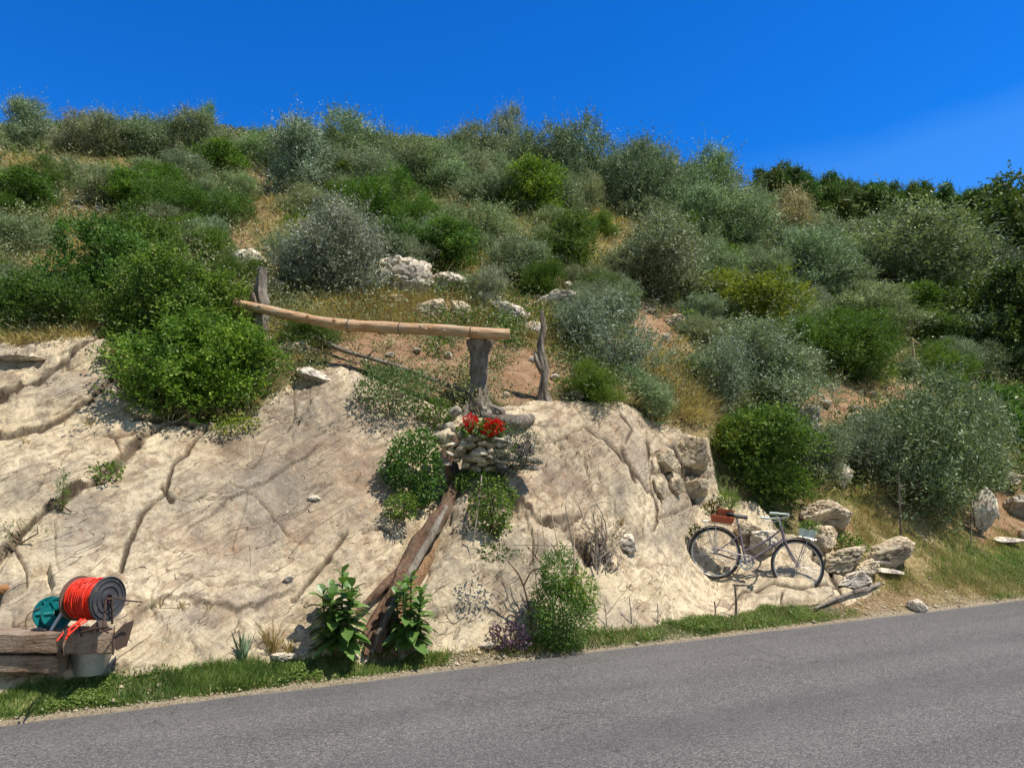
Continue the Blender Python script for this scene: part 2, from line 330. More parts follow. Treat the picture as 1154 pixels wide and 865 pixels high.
# ------------------------------------------------------------------ mesh helpers
def link(o): C.objects.link(o); return o
def fast_mesh(name, V, Fq, mat, parent=None, attrs=None, smooth=False):
    """quads or triangles as arrays; attrs: {name: per-vertex or per-face float}"""
    me = bpy.data.meshes.new(name)
    V = np.ascontiguousarray(V, dtype=np.float32); Fq = np.ascontiguousarray(Fq, dtype=np.int32)
    k = Fq.shape[1]
    me.vertices.add(len(V)); me.vertices.foreach_set('co', V.ravel())
    me.loops.add(Fq.size); me.loops.foreach_set('vertex_index', Fq.ravel())
    me.polygons.add(len(Fq)); me.polygons.foreach_set('loop_start', np.arange(len(Fq), dtype=np.int32) * k)
    me.update(calc_edges=True)
    if smooth: me.polygons.foreach_set('use_smooth', np.ones(len(Fq), dtype=bool))
    for n, a in (attrs or {}).items():
        dom = 'POINT' if len(a) == len(V) else 'FACE'
        at = me.attributes.new(n, 'FLOAT', dom); at.data.foreach_set('value', np.ascontiguousarray(a, dtype=np.float32))
    me.materials.append(mat)
    o = link(bpy.data.objects.new(name, me)); o.parent = parent
    return o
def tag(o, label=None, cat=None, group=None, kind=None):
    if label: o['label'] = label
    if cat: o['category'] = cat
    if group: o['group'] = group
    if kind: o['kind'] = kind
    return o
def empty(name, loc, label, cat, group=None, rot=(0, 0, 0), scale=(1, 1, 1)):
    o = link(bpy.data.objects.new(name, None)); o.empty_display_size = 0.1
    o.location = [float(v) for v in loc]; o.rotation_euler = rot; o.scale = scale
    return tag(o, label, cat, group)
def copy_tree(o, parent=None):
    c = o.copy(); C.objects.link(c); c.parent = parent
    for ch in list(o.children): copy_tree(ch, c)
    return c
def frame_of(d):
    d = d / (np.linalg.norm(d) + 1e-9)
    a = np.array([0, 0, 1.0]) if abs(d[2]) < 0.9 else np.array([1.0, 0, 0])
    u = np.cross(d, a); u /= np.linalg.norm(u); v = np.cross(u, d)
    return u, v
class MB:
    def __init__(s): s.v = []; s.f = []
    def add(s, V, Fs):
        o = len(s.v); s.v.extend([tuple(map(float, p)) for p in V]); s.f.extend([tuple(i + o for i in f) for f in Fs]); return s
    def tube(s, pts, rad, n=8, wob=0, seed=0, closed=False, cap=True):
        pts = [np.array(p, float) for p in pts]; m = len(pts)
        if isinstance(rad, (int, float)): rad = [rad] * m
        rng = np.random.RandomState(seed); V = []; Fs = []
        up = None
        for i, p in enumerate(pts):
            if closed: d = pts[(i + 1) % m] - pts[i - 1]
            else: d = pts[min(i + 1, m - 1)] - pts[max(i - 1, 0)]
            d = d / (np.linalg.norm(d) + 1e-9)
            if up is None: u, v = frame_of(d)
            else:
                u = up - d * (up @ d); u /= (np.linalg.norm(u) + 1e-9); v = np.cross(u, d)
            up = u
            for k in range(n):
                a = 2 * PI * k / n; r = rad[i] * (1 + wob * 1.5 * (float(vnoise(math.cos(a) * 1.8 + seed, math.sin(a) * 1.8, i * .22, seed)) + .6 * float(vnoise(math.cos(a) * 5, math.sin(a) * 5 + seed, i * .45, seed + 3)))) if wob else rad[i]
                V.append(p + (u * math.cos(a) + v * math.sin(a)) * r)
        for i in range(m if closed else m - 1):
            j = (i + 1) % m
            for k in range(n):
                Fs.append((i * n + k, i * n + (k + 1) % n, j * n + (k + 1) % n, j * n + k))
        if cap and not closed:
            Fs.append(tuple(range(n))[::-1]); Fs.append(tuple((m - 1) * n + k for k in range(n)))
        return s.add(V, Fs)
    def box(s, c, size, rot=None, jit=0, seed=0):
        rng = np.random.RandomState(seed); hx, hy, hz = [q / 2 for q in size]
        V = np.array([(x, y, z) for x in (-hx, hx) for y in (-hy, hy) for z in (-hz, hz)], float)
        V += (rng.rand(8, 3) - .5) * jit
        if rot is not None: V = V @ np.array(rot).T
        V = V + np.array(c)
        return s.add(V, [(0, 1, 3, 2), (4, 6, 7, 5), (0, 4, 5, 1), (2, 3, 7, 6), (0, 2, 6, 4), (1, 5, 7, 3)])
    def lathe(s, prof, n=24, M=None):
        V = []; Fs = []; m = len(prof)
        for (r, z) in prof:
            for k in range(n):
                a = 2 * PI * k / n; V.append((r * math.cos(a), r * math.sin(a), z))
        V = np.array(V)
        if M is not None: V = V @ np.array(M)[:3, :3].T + np.array(M)[:3, 3]
        for i in range(m - 1):
            for k in range(n): Fs.append((i * n + k, i * n + (k + 1) % n, (i + 1) * n + (k + 1) % n, (i + 1) * n + k))
        return s.add(V, Fs)
    def ball(s, c, r, n=8):
        V = []; Fs = []
        r = np.array(r if hasattr(r, '__len__') else (r, r, r))
        for i in range(1, n):
            th = PI * i / n
            for k in range(n * 2):
                a = PI * k / n; V.append(np.array(c) + r * np.array([math.sin(th) * math.cos(a), math.sin(th) * math.sin(a), math.cos(th)]))
        top = len(V); V.append(np.array(c) + r * np.array([0, 0, 1])); V.append(np.array(c) - r * np.array([0, 0, 1])); m = n * 2
        for i in range(n - 2):
            for k in range(m): Fs.append((i * m + k, (i + 1) * m + k, (i + 1) * m + (k + 1) % m, i * m + (k + 1) % m))
        for k in range(m):
            Fs.append((top, k, (k + 1) % m)); Fs.append((top + 1, (n - 2) * m + (k + 1) % m, (n - 2) * m + k))
        return s.add(V, Fs)
    def build(s, name, mat, parent=None, smooth=True, bevel=0, angle=40, loc=None):
        me = bpy.data.meshes.new(name); me.from_pydata(s.v, [], s.f); me.validate(); me.materials.append(mat)
        o = link(bpy.data.objects.new(name, me)); o.parent = parent
        if loc is not None: o.location = [float(q) for q in loc]
        if bevel:
            b = o.modifiers.new('bevel', 'BEVEL'); b.width = bevel; b.segments = 2; b.limit_method = 'ANGLE'
        if smooth:
            me.polygons.foreach_set('use_smooth', [True] * len(me.polygons))
            me.set_sharp_from_angle(angle=R(angle))
        me.update(); return o

# ------------------------------------------------------------------ materials
class NT:
    def __init__(s, name):
        s.m = bpy.data.materials.new(name); s.m.use_nodes = True; s.t = s.m.node_tree; s.t.nodes.clear()
        s.o = s.t.nodes.new('ShaderNodeOutputMaterial'); s._tc = None
    def n(s, typ, **kw):
        nd = s.t.nodes.new(typ)
        for k, v in kw.items(): setattr(nd, k, v)
        return nd
    def put(s, sock, v):
        if isinstance(v, bpy.types.NodeSocket): s.t.links.new(v, sock)
        elif isinstance(v, (tuple, list)) and len(v) == 3 and len(sock.default_value) == 4: sock.default_value = (*v, 1)
        else: sock.default_value = v
    def obj(s):
        if not s._tc: s._tc = s.n('ShaderNodeTexCoord')
        return s._tc.outputs['Object']
    def noise(s, scale, detail=4, rough=.55, vec=None, stretch=None, dist=0):
        v = vec or s.obj()
        if stretch:
            if len(stretch) > 3:      # turn first, then stretch
                mp = s.n('ShaderNodeMapping'); s.put(mp.inputs[0], v); mp.inputs['Rotation'].default_value = stretch[3]; v = mp.outputs[0]
            mp = s.n('ShaderNodeMapping'); s.put(mp.inputs[0], v)
            mp.inputs['Scale'].default_value = stretch[:3]
            v = mp.outputs[0]
        nd = s.n('ShaderNodeTexNoise'); s.put(nd.inputs['Vector'], v)
        nd.inputs['Scale'].default_value = scale; nd.inputs['Detail'].default_value = detail; nd.inputs['Roughness'].default_value = rough
        nd.inputs['Distortion'].default_value = dist
        return nd.outputs[0]
    def ramp(s, v, stops):
        nd = s.n('ShaderNodeValToRGB'); e = nd.color_ramp.elements
        while len(e) < len(stops): e.new(0.5)
        for i, (p, c) in enumerate(stops):
            e[i].position = p; e[i].color = (*c, 1) if not isinstance(c, (int, float)) else (c, c, c, 1)
        s.put(nd.inputs[0], v); return nd.outputs[0]
    def rng(s, v, a, b, c=0., d=1.):
        nd = s.n('ShaderNodeMapRange'); s.put(nd.inputs[0], v)
        for i, q in enumerate((a, b, c, d)): nd.inputs[i + 1].default_value = q
        return nd.outputs[0]
    def mix(s, f, a, b, mode='MIX'):
        nd = s.n('ShaderNodeMix', data_type='RGBA', blend_type=mode); s.put(nd.inputs[0], f); s.put(nd.inputs[6], a); s.put(nd.inputs[7], b); return nd.outputs[2]
    def math(s, op, a, b=0.5, clamp=False):
        nd = s.n('ShaderNodeMath', operation=op, use_clamp=clamp); s.put(nd.inputs[0], a); s.put(nd.inputs[1], b); return nd.outputs[0]
    def attr(s, name): 
        nd = s.n('ShaderNodeAttribute', attribute_name=name); return nd.outputs['Fac']
    def bump(s, h, dist=.01, strength=1., base=None):
        nd = s.n('ShaderNodeBump'); s.put(nd.inputs['Height'], h); nd.inputs['Distance'].default_value = dist; nd.inputs['Strength'].default_value = strength
        if base is not None: s.put(nd.inputs['Normal'], base)
        return nd.outputs[0]
    def bsdf(s, color, rough=.8, metal=0., normal=None, spec=.3, **kw):
        nd = s.n('ShaderNodeBsdfPrincipled'); s.put(nd.inputs['Base Color'], color); s.put(nd.inputs['Roughness'], rough); s.put(nd.inputs['Metallic'], metal)
        nd.inputs['Specular IOR Level'].default_value = spec
        if normal is not None: s.put(nd.inputs['Normal'], normal)
        for k, v in kw.items(): s.put(nd.inputs[k.replace('_', ' ')], v)
        return nd.outputs[0]
    def done(s, sh): s.put(s.o.inputs[0], sh); return s.m
def hexc(r, g, b):
    f = lambda c: (c / 255 / 12.92) if c / 255 <= .04045 else ((c / 255 + .055) / 1.055) ** 2.4
    return (f(r), f(g), f(b))

def mat_rock(name='rock', attrs=True, k=1.0, warm=1.0):
    m = NT(name)
    rot = (0, R(36), R(20))
    big = m.noise(.7, 5, .6); mid = m.noise(2.6, 8, .72, dist=.4); fine = m.noise(22, 8, .78); vf = m.noise(120, 4, .7)
    bed = m.noise(2.2, 7, .72, stretch=(.6, .8, 2.4, rot), dist=.8)
    K = lambda r, g, b_: (r * k, g * k * (1 + (1 - warm) * .10), b_ * k * (1 + (1 - warm) * .35))
    c = m.ramp(mid, [(.34, K(.26, .19, .12)), (.43, K(.54, .425, .275)), (.515, K(.84, .71, .48)), (.60, K(.52, .40, .26)), (.68, K(.34, .245, .15))])
    c = m.mix(m.rng(bed, .53, .62, 0, .6), c, K(.36, .295, .225))
    c = m.mix(m.rng(big, .50, .62, 0, .65), c, K(.36, .315, .26))
    b2 = m.noise(7.0, 6, .75, stretch=(.35, .5, 2.6, rot), dist=.3)
    c = m.mix(m.rng(b2, .51, .62, 0, .65), c, K(.27, .205, .14)); c = m.mix(m.rng(b2, .44, .34, 0, .4), c, K(.80, .71, .54))
    if attrs:
        c = m.mix(m.math('MULTIPLY', m.attr('yel'), m.rng(m.noise(5, 6, .7), .36, .58, .2, 1)), c, K(.74, .61, .38))
        c = m.mix(m.math('MULTIPLY', m.attr('pink'), m.rng(m.noise(4, 7, .75),   .38, .58, .45, 1)), c, K(.29, .185, .12))
        c = m.mix(m.math('MULTIPLY', m.attr('grey'), m.rng(m.noise(6, 7, .75), .38, .60, .35, 1)), c, K(.185, .165, .14))
    # lichen, iron stains, pits and white scars
    c = m.mix(m.rng(m.noise(7, 8, .8, dist=.5), .53, .61, 0, .7), c, K(.23, .195, .15))
    c = m.mix(m.rng(m.noise(4.5, 7, .75, stretch=(1, 1, .7, (.4, .2, 1))), .58, .70, 0, .6), c, K(.47, .265, .13))
    c = m.mix(m.rng(m.noise(11, 7, .75), .60, .68, 0, .7), c, K(.82, .72, .52))
    c = m.mix(m.rng(fine, .57, .68, 0, .6), c, K(.17, .125, .085))
    c = m.mix(m.rng(fine, .42, .30, 0, .4), c, K(.76, .68, .52))
    # short dark fissures that follow the beds
    def fiss(scale, st_, wd, msk_s, lo, hi):
        n = m.noise(scale, 2.5, .5, stretch=st_, dist=.08)
        return m.math('MULTIPLY', m.rng(m.math('ABSOLUTE', m.math('SUBTRACT', n, .5)), wd, 0.0), m.rng(m.noise(msk_s, 3, .6), lo, hi))
    f = m.math('MAXIMUM', fiss(1.6, (.4, .5, 2.4, rot), .005, 1.7, .50, .56), fiss(5.0, (.4, .5, 2.2, rot), .012, 3.1, .52, .60))
    f = m.math('MAXIMUM', f, m.math('MULTIPLY', fiss(2.2, (1.6, 1, .8, (0, R(-20), 0)), .006, 1.3, .55, .62), .8))
    c = m.mix(m.math('MULTIPLY', f, .7), c, (.09, .06, .038))
    if attrs: c = m.mix(m.math('MULTIPLY', m.attr('crack'), .9), c, (.055, .036, .022))  # cracks and ledge risers coloured dark: soil plus painted-in shade
    h_ = m.math('ADD', m.math('MULTIPLY', fine, 1.0), m.math('MULTIPLY', mid, 1.6)); h_ = m.math('SUBTRACT', h_, m.math('MULTIPLY', f, .7))
    nrm = m.bump(h_, .026, .9); nrm = m.bump(vf, .004, .7, nrm)
    return m.done(m.bsdf(c, .9, normal=nrm, spec=.15))
def mat_soil():
    m = NT('hillside')
    a = m.noise(4, 7, .7); b = m.noise(40, 5, .7); g = m.noise(12, 6, .7)
    soil = m.ramp(a, [(.3, (.20, .115, .062)), (.5, (.36, .215, .12)), (.7, (.48, .33, .20))])
    soil = m.mix(m.rng(b, .55, .75, 0, .7), soil, (.46, .37, .26)); soil = m.mix(m.rng(b, .42, .3, 0, .6), soil, (.12, .07, .04))
    straw = m.ramp(g, [(.3, (.22, .15, .06)), (.55, (.42, .33, .16)), (.75, (.52, .43, .25))])
    green = m.ramp(g, [(.3, (.035, .05, .015)), (.55, (.08, .095, .03)), (.75, (.17, .15, .06))])
    f = m.math('ADD', m.attr('straw'), m.math('MULTIPLY', m.math('SUBTRACT', m.noise(1.2, 5), .5), 1.4))
    c = m.mix(m.rng(f, .25, .55), green, straw)
    f2 = m.math('ADD', m.attr('soil'), m.math('MULTIPLY', m.math('SUBTRACT', m.noise(2.5, 5), .5), .9))
    c = m.mix(m.rng(f2, .35, .55), c, soil)
    c = m.mix(m.math('MULTIPLY', m.attr('dust'), .85), c, m.mix(m.rng(b, .4, .6), (.30, .235, .155), (.52, .44, .31)))
    vv = m.n('ShaderNodeTexVoronoi'); vv.inputs['Scale'].default_value = 22; m.put(vv.inputs['Vector'], m.obj())
    st_ = m.math('MULTIPLY', m.rng(vv.outputs[0], .32, .2), m.rng(m.noise(3, 3), .48, .6))
    c = m.mix(m.math('MULTIPLY', st_, .8), c, (.50, .43, .33))
    h = m.math('ADD', m.math('ADD', b, m.math('MULTIPLY', a, 2)), st_)
    return m.done(m.bsdf(c, .95, normal=m.bump(h, .05, .9), spec=.1))
def mat_road():
    m = NT('asphalt')
    vv = m.n('ShaderNodeTexVoronoi'); vv.inputs['Scale'].default_value = 105; m.put(vv.inputs['Vector'], m.obj())
    vs = m.n('ShaderNodeSeparateColor'); m.put(vs.inputs[0], vv.outputs['Color'])
    n2 = m.noise(150, 3, .7); big = m.noise(.7, 5, .6); bands = m.noise(1.1, 4, .5, stretch=(.10, 1.6, 1, (0, 0, 0)))
    c = m.ramp(vs.outputs[0], [(.0, (.070, .066, .062)), (.40, (.125, .117, .108)), (.75, (.18, .167, .152)), (.95, (.27, .25, .225))])
    c = m.mix(m.rng(n2, .55, .75, 0, .6), c, (.03, .03, .031))
    c = m.mix(m.rng(bands, .40, .66, 0, .45), c, (.075, .073, .072))
    c = m.mix(m.rng(big, .5, .75, 0, .35), c, (.19, .18, .17))
    # dust gathered along the verge
    sx = m.n('ShaderNodeSeparateXYZ'); m.put(sx.inputs[0], m.obj())
    edge = m.math('ADD', sx.outputs[1], m.math('MULTIPLY', m.noise(3, 6, .7), .22))
    c = m.mix(m.rng(edge, .0, .13, 0, .85), c, (.36, .30, .225))
    # darker patch repairs and fine cracks
    v2 = m.n('ShaderNodeTexVoronoi', feature='DISTANCE_TO_EDGE'); v2.inputs['Scale'].default_value = .8
    nn = m.n('ShaderNodeTexNoise'); m.put(nn.inputs['Vector'], m.obj()); nn.inputs['Scale'].default_value = 4; nn.inputs['Detail'].default_value = 5
    va = m.n('ShaderNodeVectorMath', operation='MULTIPLY_ADD'); m.put(va.inputs[0], nn.outputs['Color']); va.inputs[1].default_value = (.5, .5, .5); m.put(va.inputs[2], m.obj())
    m.put(v2.inputs['Vector'], va.outputs[0])
    ck = m.math('MULTIPLY', m.rng(v2.outputs[0], .006, .0), m.rng(m.noise(.5, 2), .52, .6))
    c = m.mix(m.math('MULTIPLY', ck, .6), c, (.02, .02, .02))
    h = m.math('ADD', m.rng(vv.outputs[0], .0, .6, 1, 0), n2)
    return m.done(m.bsdf(c, .85, normal=m.bump(h, .006, .9), spec=.35))
def mat_leaf(name, dark, light, dry=None, rough=.55, trans=.3, spec=.35):
    """per-leaf tint from the face attribute 'tint', per-plant shift from the object colour"""
    m = NT(name)
    t = m.attr('tint')
    stops = [(0., dark), (.75, light)] + ([(1., dry)] if dry else [])
    c = m.ramp(t, stops)
    oi = m.n('ShaderNodeObjectInfo')
    c = m.mix(1.0, c, oi.outputs['Color'], 'MULTIPLY')
    b = m.bsdf(c, rough, spec=spec)
    tr = m.n('ShaderNodeBsdfTranslucent'); m.put(tr.inputs[0], m.mix(1.0, c, (1.0, 1.15, .55), 'MULTIPLY'))
    mx = m.n('ShaderNodeMixShader'); mx.inputs[0].default_value = trans; m.put(mx.inputs[1], b); m.put(mx.inputs[2], tr.outputs[0])
    return m.done(mx.outputs[0])
def mat_wood(name, c1, c2, axis=(1, 1, 14), scale=6, grey=None, rough=.85):
    m = NT(name)
    n = m.noise(scale, 7, .65, stretch=axis, dist=.5); p = m.noise(5, 5); f = m.noise(60, 4)
    c = m.ramp(n, [(.3, c1), (.62, c2)])
    if grey: c = m.mix(m.rng(p, .45, .62, 0, .8), c, grey)
    c = m.mix(m.rng(f, .55, .72, 0, .5), c, tuple(q * .35 for q in c1))
    return m.done(m.bsdf(c, rough, normal=m.bump(m.math('ADD', n, m.math('MULTIPLY', f, .3)), .02, .9), spec=.2))
def mat_paint(name, c, rough=.4, metal=0., wear=.25, worn=(.2, .17, .14), spec=.4):
    m = NT(name)
    n = m.noise(18, 6, .7); b = m.noise(90, 3)
    cc = m.mix(m.rng(n, .55, .72, 0, wear), c, worn)
    return m.done(m.bsdf(cc, m.rng(n, .3, .7, rough * .8, min(1, rough * 1.4)), metal, normal=m.bump(b, .001, .5), spec=spec))
M = {}
M['rock'] = mat_rock('rock', True, .90); M['boulder'] = mat_rock('boulder_stone', False, .95); M['white_stone'] = mat_rock('white_stone', False, 1.12, .3); M['grey_stone'] = mat_rock('grey_stone', False, .70, .3)
M['soil'] = mat_soil(); M['road'] = mat_road()
M['olive'] = mat_leaf('olive_leaves', (.070, .10, .055), (.34, .39, .255), (.60, .62, .50), rough=.55, trans=.22, spec=.25)
M['green'] = mat_leaf('green_leaves', (.040, .085, .014), (.15, .25, .042), (.33, .38, .09), trans=.35, spec=.25)
M['broom'] = mat_leaf('broom_shoots', (.035, .08, .012), (.13, .215, .035), (.30, .31, .09), trans=.3, spec=.2)
M['darkleaf'] = mat_leaf('dark_leaves', (.035, .06, .016), (.13, .18, .045), (.28, .28, .09), trans=.25, spec=.25)
M['grass'] = mat_leaf('grass_blades', (.06, .125, .022), (.25, .345, .085), (.60, .54, .27), trans=.35)
M['straw'] = mat_leaf('dry_grass_blades', (.30, .20, .085), (.62, .50, .26), (.75, .67, .45), trans=.3)
M['purple'] = mat_leaf('purple_leaves', (.022, .010, .022), (.13, .07, .12), (.42, .30, .38), trans=.2)
M['bark'] = mat_wood('grey_bark', (.06, .045, .034), (.25, .205, .16), (6, 6, 1.5), 5, grey=(.32, .285, .24))
M['redbark'] = mat_wood('brown_bark', (.045, .026, .016), (.19, .112, .07), (7, 7, 1.5), 4, grey=(.16, .115, .08))
M['log'] = mat_wood('peeled_log', (.36, .18, .085), (.64, .42, .24), (1.2, 9, 9), 3, grey=(.50, .38, .26))
M['sleeper'] = mat_wood('weathered_timber', (.11, .068, .045), (.33, .225, .155), (1, 12, 12), 4, grey=(.34, .27, .205))
# ------------------------------------------------------------------ build the ground
def build_ground():
    uu = np.concatenate([np.linspace(-1.9, -.82, 60)[:-1], np.arange(-.82, .82, .00165), np.linspace(.82, 1.9, 60)])
    vv = np.concatenate([np.arange(math.log(3.0), math.log(5.0), .012), np.arange(math.log(5.0), math.log(13.2), .0023), np.arange(math.log(13.2), math.log(160), .009)])
    U, Vv = np.meshgrid(uu, vv); Y = np.exp(Vv); X = U * Y
    nr, nc = X.shape
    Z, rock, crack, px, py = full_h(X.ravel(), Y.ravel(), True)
    Xf, Yf = X.ravel(), Y.ravel()
    V = np.stack([Xf, Yf, Z], 1)
    i = np.arange(nr - 1)[:, None] * nc + np.arange(nc - 1)[None]
    Q = np.stack([i, i + 1, i + nc + 1, i + nc], -1).reshape(-1, 4)
    t = tdist(Xf, Yf)
    Q = Q[(t[Q].max(1) > -0.6)]
    rq = rock[Q].any(1)
    at = {}
    at['soil'] = np.clip(blobs(px, py, SOIL), 0, 1.3); at['straw'] = blobs(px, py, STRAW) + 0.25
    # ground right next to the road on the right bank is green again
    at['straw'] = at['straw'] - 0.5 * blobs(px, py, [(1140, 635, 60, 25, 1)])
    at['dust'] = np.clip(np.exp(-((t - .03) / .07) ** 2) + 0.35 * np.exp(-((t - .1) / .25) ** 2), 0, 1)
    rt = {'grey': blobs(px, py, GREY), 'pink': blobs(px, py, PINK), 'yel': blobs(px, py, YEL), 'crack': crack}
    def sub(name, sel, mat, atr):
        q = Q[sel]; ids, inv = np.unique(q, return_inverse=True)
        o = fast_mesh(name, V[ids], inv.reshape(-1, 4), mat, None, {k: a[ids] for k, a in atr.items()}, True)
        return o
    h = tag(sub('hillside', ~rq, M['soil'], at), kind='structure')
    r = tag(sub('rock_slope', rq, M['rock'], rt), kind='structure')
    return X, Y, Z.reshape(nr, nc), rock.reshape(nr, nc), px.reshape(nr, nc), py.reshape(nr, nc)
GX, GY, GZ, GR, GPX, GPY = build_ground()
# road sheet: local x along the road, local y towards the hill (0 at the verge)
def build_road():
    xs = np.concatenate([np.linspace(-120, -12, 28), np.arange(-11.8, 18, .12), np.linspace(18.2, 160, 40)]); ys = np.concatenate([[-6.2, -5, -4, -3, -2, -1, -.5], np.arange(-.2, .0401, .03)])
    X, Yy = np.meshgrid(xs, ys); 
    ed = np.clip((Yy + .2) / .24, 0, 1)
    Yw = Yy + ed * .10 * fbm(X * 1.4, 0 * X, 0 * X, 4, 3) - 0.0
    Z = 0.0 + 0.012 * fbm(X * .5, Yy * .8, 0 * X, 2, 9) - ed ** 3 * .03
    V = np.stack([X.ravel(), Yw.ravel(), Z.ravel()], 1); nc = len(xs)
    i = np.arange(len(ys) - 1)[:, None] * nc + np.arange(nc - 1)[None]
    o = fast_mesh('road', V, np.stack([i, i + 1, i + nc + 1, i + nc], -1).reshape(-1, 4), M['road'], None, None, True)
    x0, y0 = st(0, 0); o.location = (x0, y0, 0.012); o.rotation_euler = (0, 0, math.atan2(dvec[1], dvec[0]))
    tag(o, kind='structure')
build_road()
g = MB(); g.add([(-1500, -1500, -.08), (1500, -1500, -.08), (1500, 1500, -.08), (-1500, 1500, -.08)], [(0, 1, 2, 3)])
tag(g.build('ground', M['soil']), kind='structure')

# ------------------------------------------------------------------ foliage prototypes (unit size: radius 1 sideways, 0..2 upwards)
def unit(v): return v / (np.linalg.norm(v, axis=-1, keepdims=True) + 1e-9)
def leaves_arrays(c, d, side, L, W, tint, bend=.0):
    """kite-shaped leaves"""
    b = c; m = c + d * (L * .45)[:, None]; tip = c + d * L[:, None] + np.array([0, 0, -1]) * (L * bend)[:, None]
    l = m - side * (W * .5)[:, None]; r = m + side * (W * .5)[:, None]
    V = np.stack([b, l, tip, r], 1).reshape(-1, 3); n = len(c)
    return V, np.arange(n * 4).reshape(-1, 4), tint
def crown_arrays(seed, n_lobes, n_twig, lpt, tl, ll, lw, up=.5, spread=.62, rl=(.30, .48), droop=.1, tall=1.0, inner=.35, openness=.0):
    rng = np.random.RandomState(seed)
    lobes = []
    for i in range(n_lobes):
        while True:
            p = rng.uniform(-1, 1, 3)
            if np.linalg.norm(p) < 1: break
        r = rng.uniform(*rl); p = p * spread
        lobes.append((p[0], p[1], 1.0 + p[2] * 1.05, r))
    lobes.append((0, 0, .7, .46)); lobes.append((.25, -.2, .45, .34)); lobes.append((-.3, -.2, .42, .34))
    L = np.array(lobes); wt = L[:, 3] ** 2; wt /= wt.sum()
    k = rng.choice(len(L), n_twig, p=wt)
    dirs = unit(rng.normal(size=(n_twig, 3)) + np.array([0, 0, .35]))
    rad = L[k, 3] * (inner + (1 - inner) * rng.rand(n_twig) ** .5)
    wild = rng.rand(n_twig) < .10; rad = np.where(wild, L[k, 3] * rng.uniform(1.0, 1.25, n_twig), rad)
    start = L[k, :3] + dirs * rad[:, None]
    clump = vnoise(start[:, 0] * 3.3, start[:, 1] * 3.3, start[:, 2] * 3.3, seed)
    clump = .65 * clump + .6 * vnoise(start[:, 0] * 8, start[:, 1] * 8, start[:, 2] * 8, seed + 3)
    keep = clump > -.28 + openness
    start, dirs, clump = start[keep], dirs[keep], clump[keep]; n = len(start)
    td = unit(dirs + np.array([0, 0, up]) + rng.normal(size=(n, 3)) * .45)
    tlen = tl * rng.uniform(.5, 1.4, n) * np.where(wild[keep], 1.9, 1)
    s = np.linspace(.05, 1, lpt)
    c = start[:, None] + td[:, None] * (tlen[:, None] * s)[..., None]
    c = c.reshape(-1, 3) + rng.normal(size=(n * lpt, 3)) * tl * .05
    tdr = np.repeat(td, lpt, 0); N = len(c)
    out_ = unit(rng.normal(size=(N, 3)))
    d = unit(tdr * .8 + out_ * .9)
    sd = unit(np.cross(d, rng.normal(size=(N, 3))))
    Ls = ll * rng.uniform(.6, 1.3, N); Ws = lw * rng.uniform(.7, 1.3, N)
    tint = np.clip(np.repeat(.42 + .42 * clump + rng.normal(size=n) * .13, lpt) + rng.normal(size=N) * .17, 0, 1)
    c[:, 2] = np.maximum(c[:, 2], .02)
    return leaves_arrays(c, d, sd, Ls, Ws, tint, droop) + (L,)
def broom_arrays(seed, n, ll=.30, lw=.014, flat=.8):
    rng = np.random.RandomState(seed)
    V_, T_ = [], []
    nb = 16
    bx = unit(rng.normal(size=(nb, 3)) * [1, 1, .5] + [0, 0, .8])
    ln = rng.uniform(.7, 1.05, nb)
    k = rng.randint(0, nb, n); u = rng.rand(n) ** .6
    c = bx[k] * (ln[k] * u)[:, None] * np.array([1, 1, 1.75]) + rng.normal(size=(n, 3)) * (.16)
    c[:, 2] = np.abs(c[:, 2]); r = np.linalg.norm(c * [1, 1, .55], axis=1); c /= np.maximum(1, r / 1.02)[:, None]
    d = unit(bx[k] + np.array([0, 0, .9]) + rng.normal(size=(n, 3)) * .35)
    sd = unit(np.cross(d, rng.normal(size=(n, 3))))
    cl = vnoise(c[:, 0] * 3.5, c[:, 1] * 3.5, c[:, 2] * 2.5, seed)
    tint = np.clip(.42 + .26 * cl + rng.normal(size=n) * .14, 0, 1)
    return leaves_arrays(c, d, sd, ll * rng.uniform(.4, 1.2, n), lw * rng.uniform(.7, 1.4, n), tint, .0)
def mesh_only(name, arr, mat, attr='tint'):
    V, Q, t = arr[:3]
    o = fast_mesh(name, V, Q, mat, None, {attr: t}); me = o.data; bpy.data.objects.remove(o); return me
def limbs_mesh(name, lobes, mat, seed, trunk_r=.075, base_z=0., multi=False, n_l=7):
    rng = np.random.RandomState(seed); mb = MB()
    fork = np.array([rng.uniform(-.08, .08), rng.uniform(-.08, .08), .45])
    if not multi:
        mb.tube([(0, 0, -.12), (0.02, 0, .0), (rng.uniform(-.06, .06), 0, .2), fork], [trunk_r * 1.5, trunk_r * 1.15, trunk_r, trunk_r * .9], 9, .14, seed)
    L = lobes[np.argsort(-lobes[:, 3])][:n_l]
    for q in L:
        tip = q[:3] + np.array([0, 0, q[3] * .4]); st_ = fork if not multi else np.array([rng.uniform(-.08, .08), rng.uniform(-.08, .08), -.08])
        mid = st_ * .5 + tip * .5 + np.array([rng.uniform(-.1, .1), rng.uniform(-.1, .1), -.06])
        r = trunk_r * (.62 if not multi else .42)
        mb.tube([st_, st_ * .75 + mid * .25 + [0, 0, .03], mid, tip], [r, r * .85, r * .6, r * .15], 6, .12, seed + 1)
        for j in range(3):
            a = mid * (.3 + .2 * j) + tip * (.7 - .2 * j); e = a + unit(rng.normal(size=3) + [0, 0, .5]) * q[3] * .8
            mb.tube([a, (a + e) / 2 + [0, 0, .03], e], [r * .4, r * .28, r * .08], 4, 0)
    o = mb.build(name, mat); me = o.data; bpy.data.objects.remove(o); return me
PR = {'O': [], 'G': [], 'B': [], 'D': [], 'T': []}
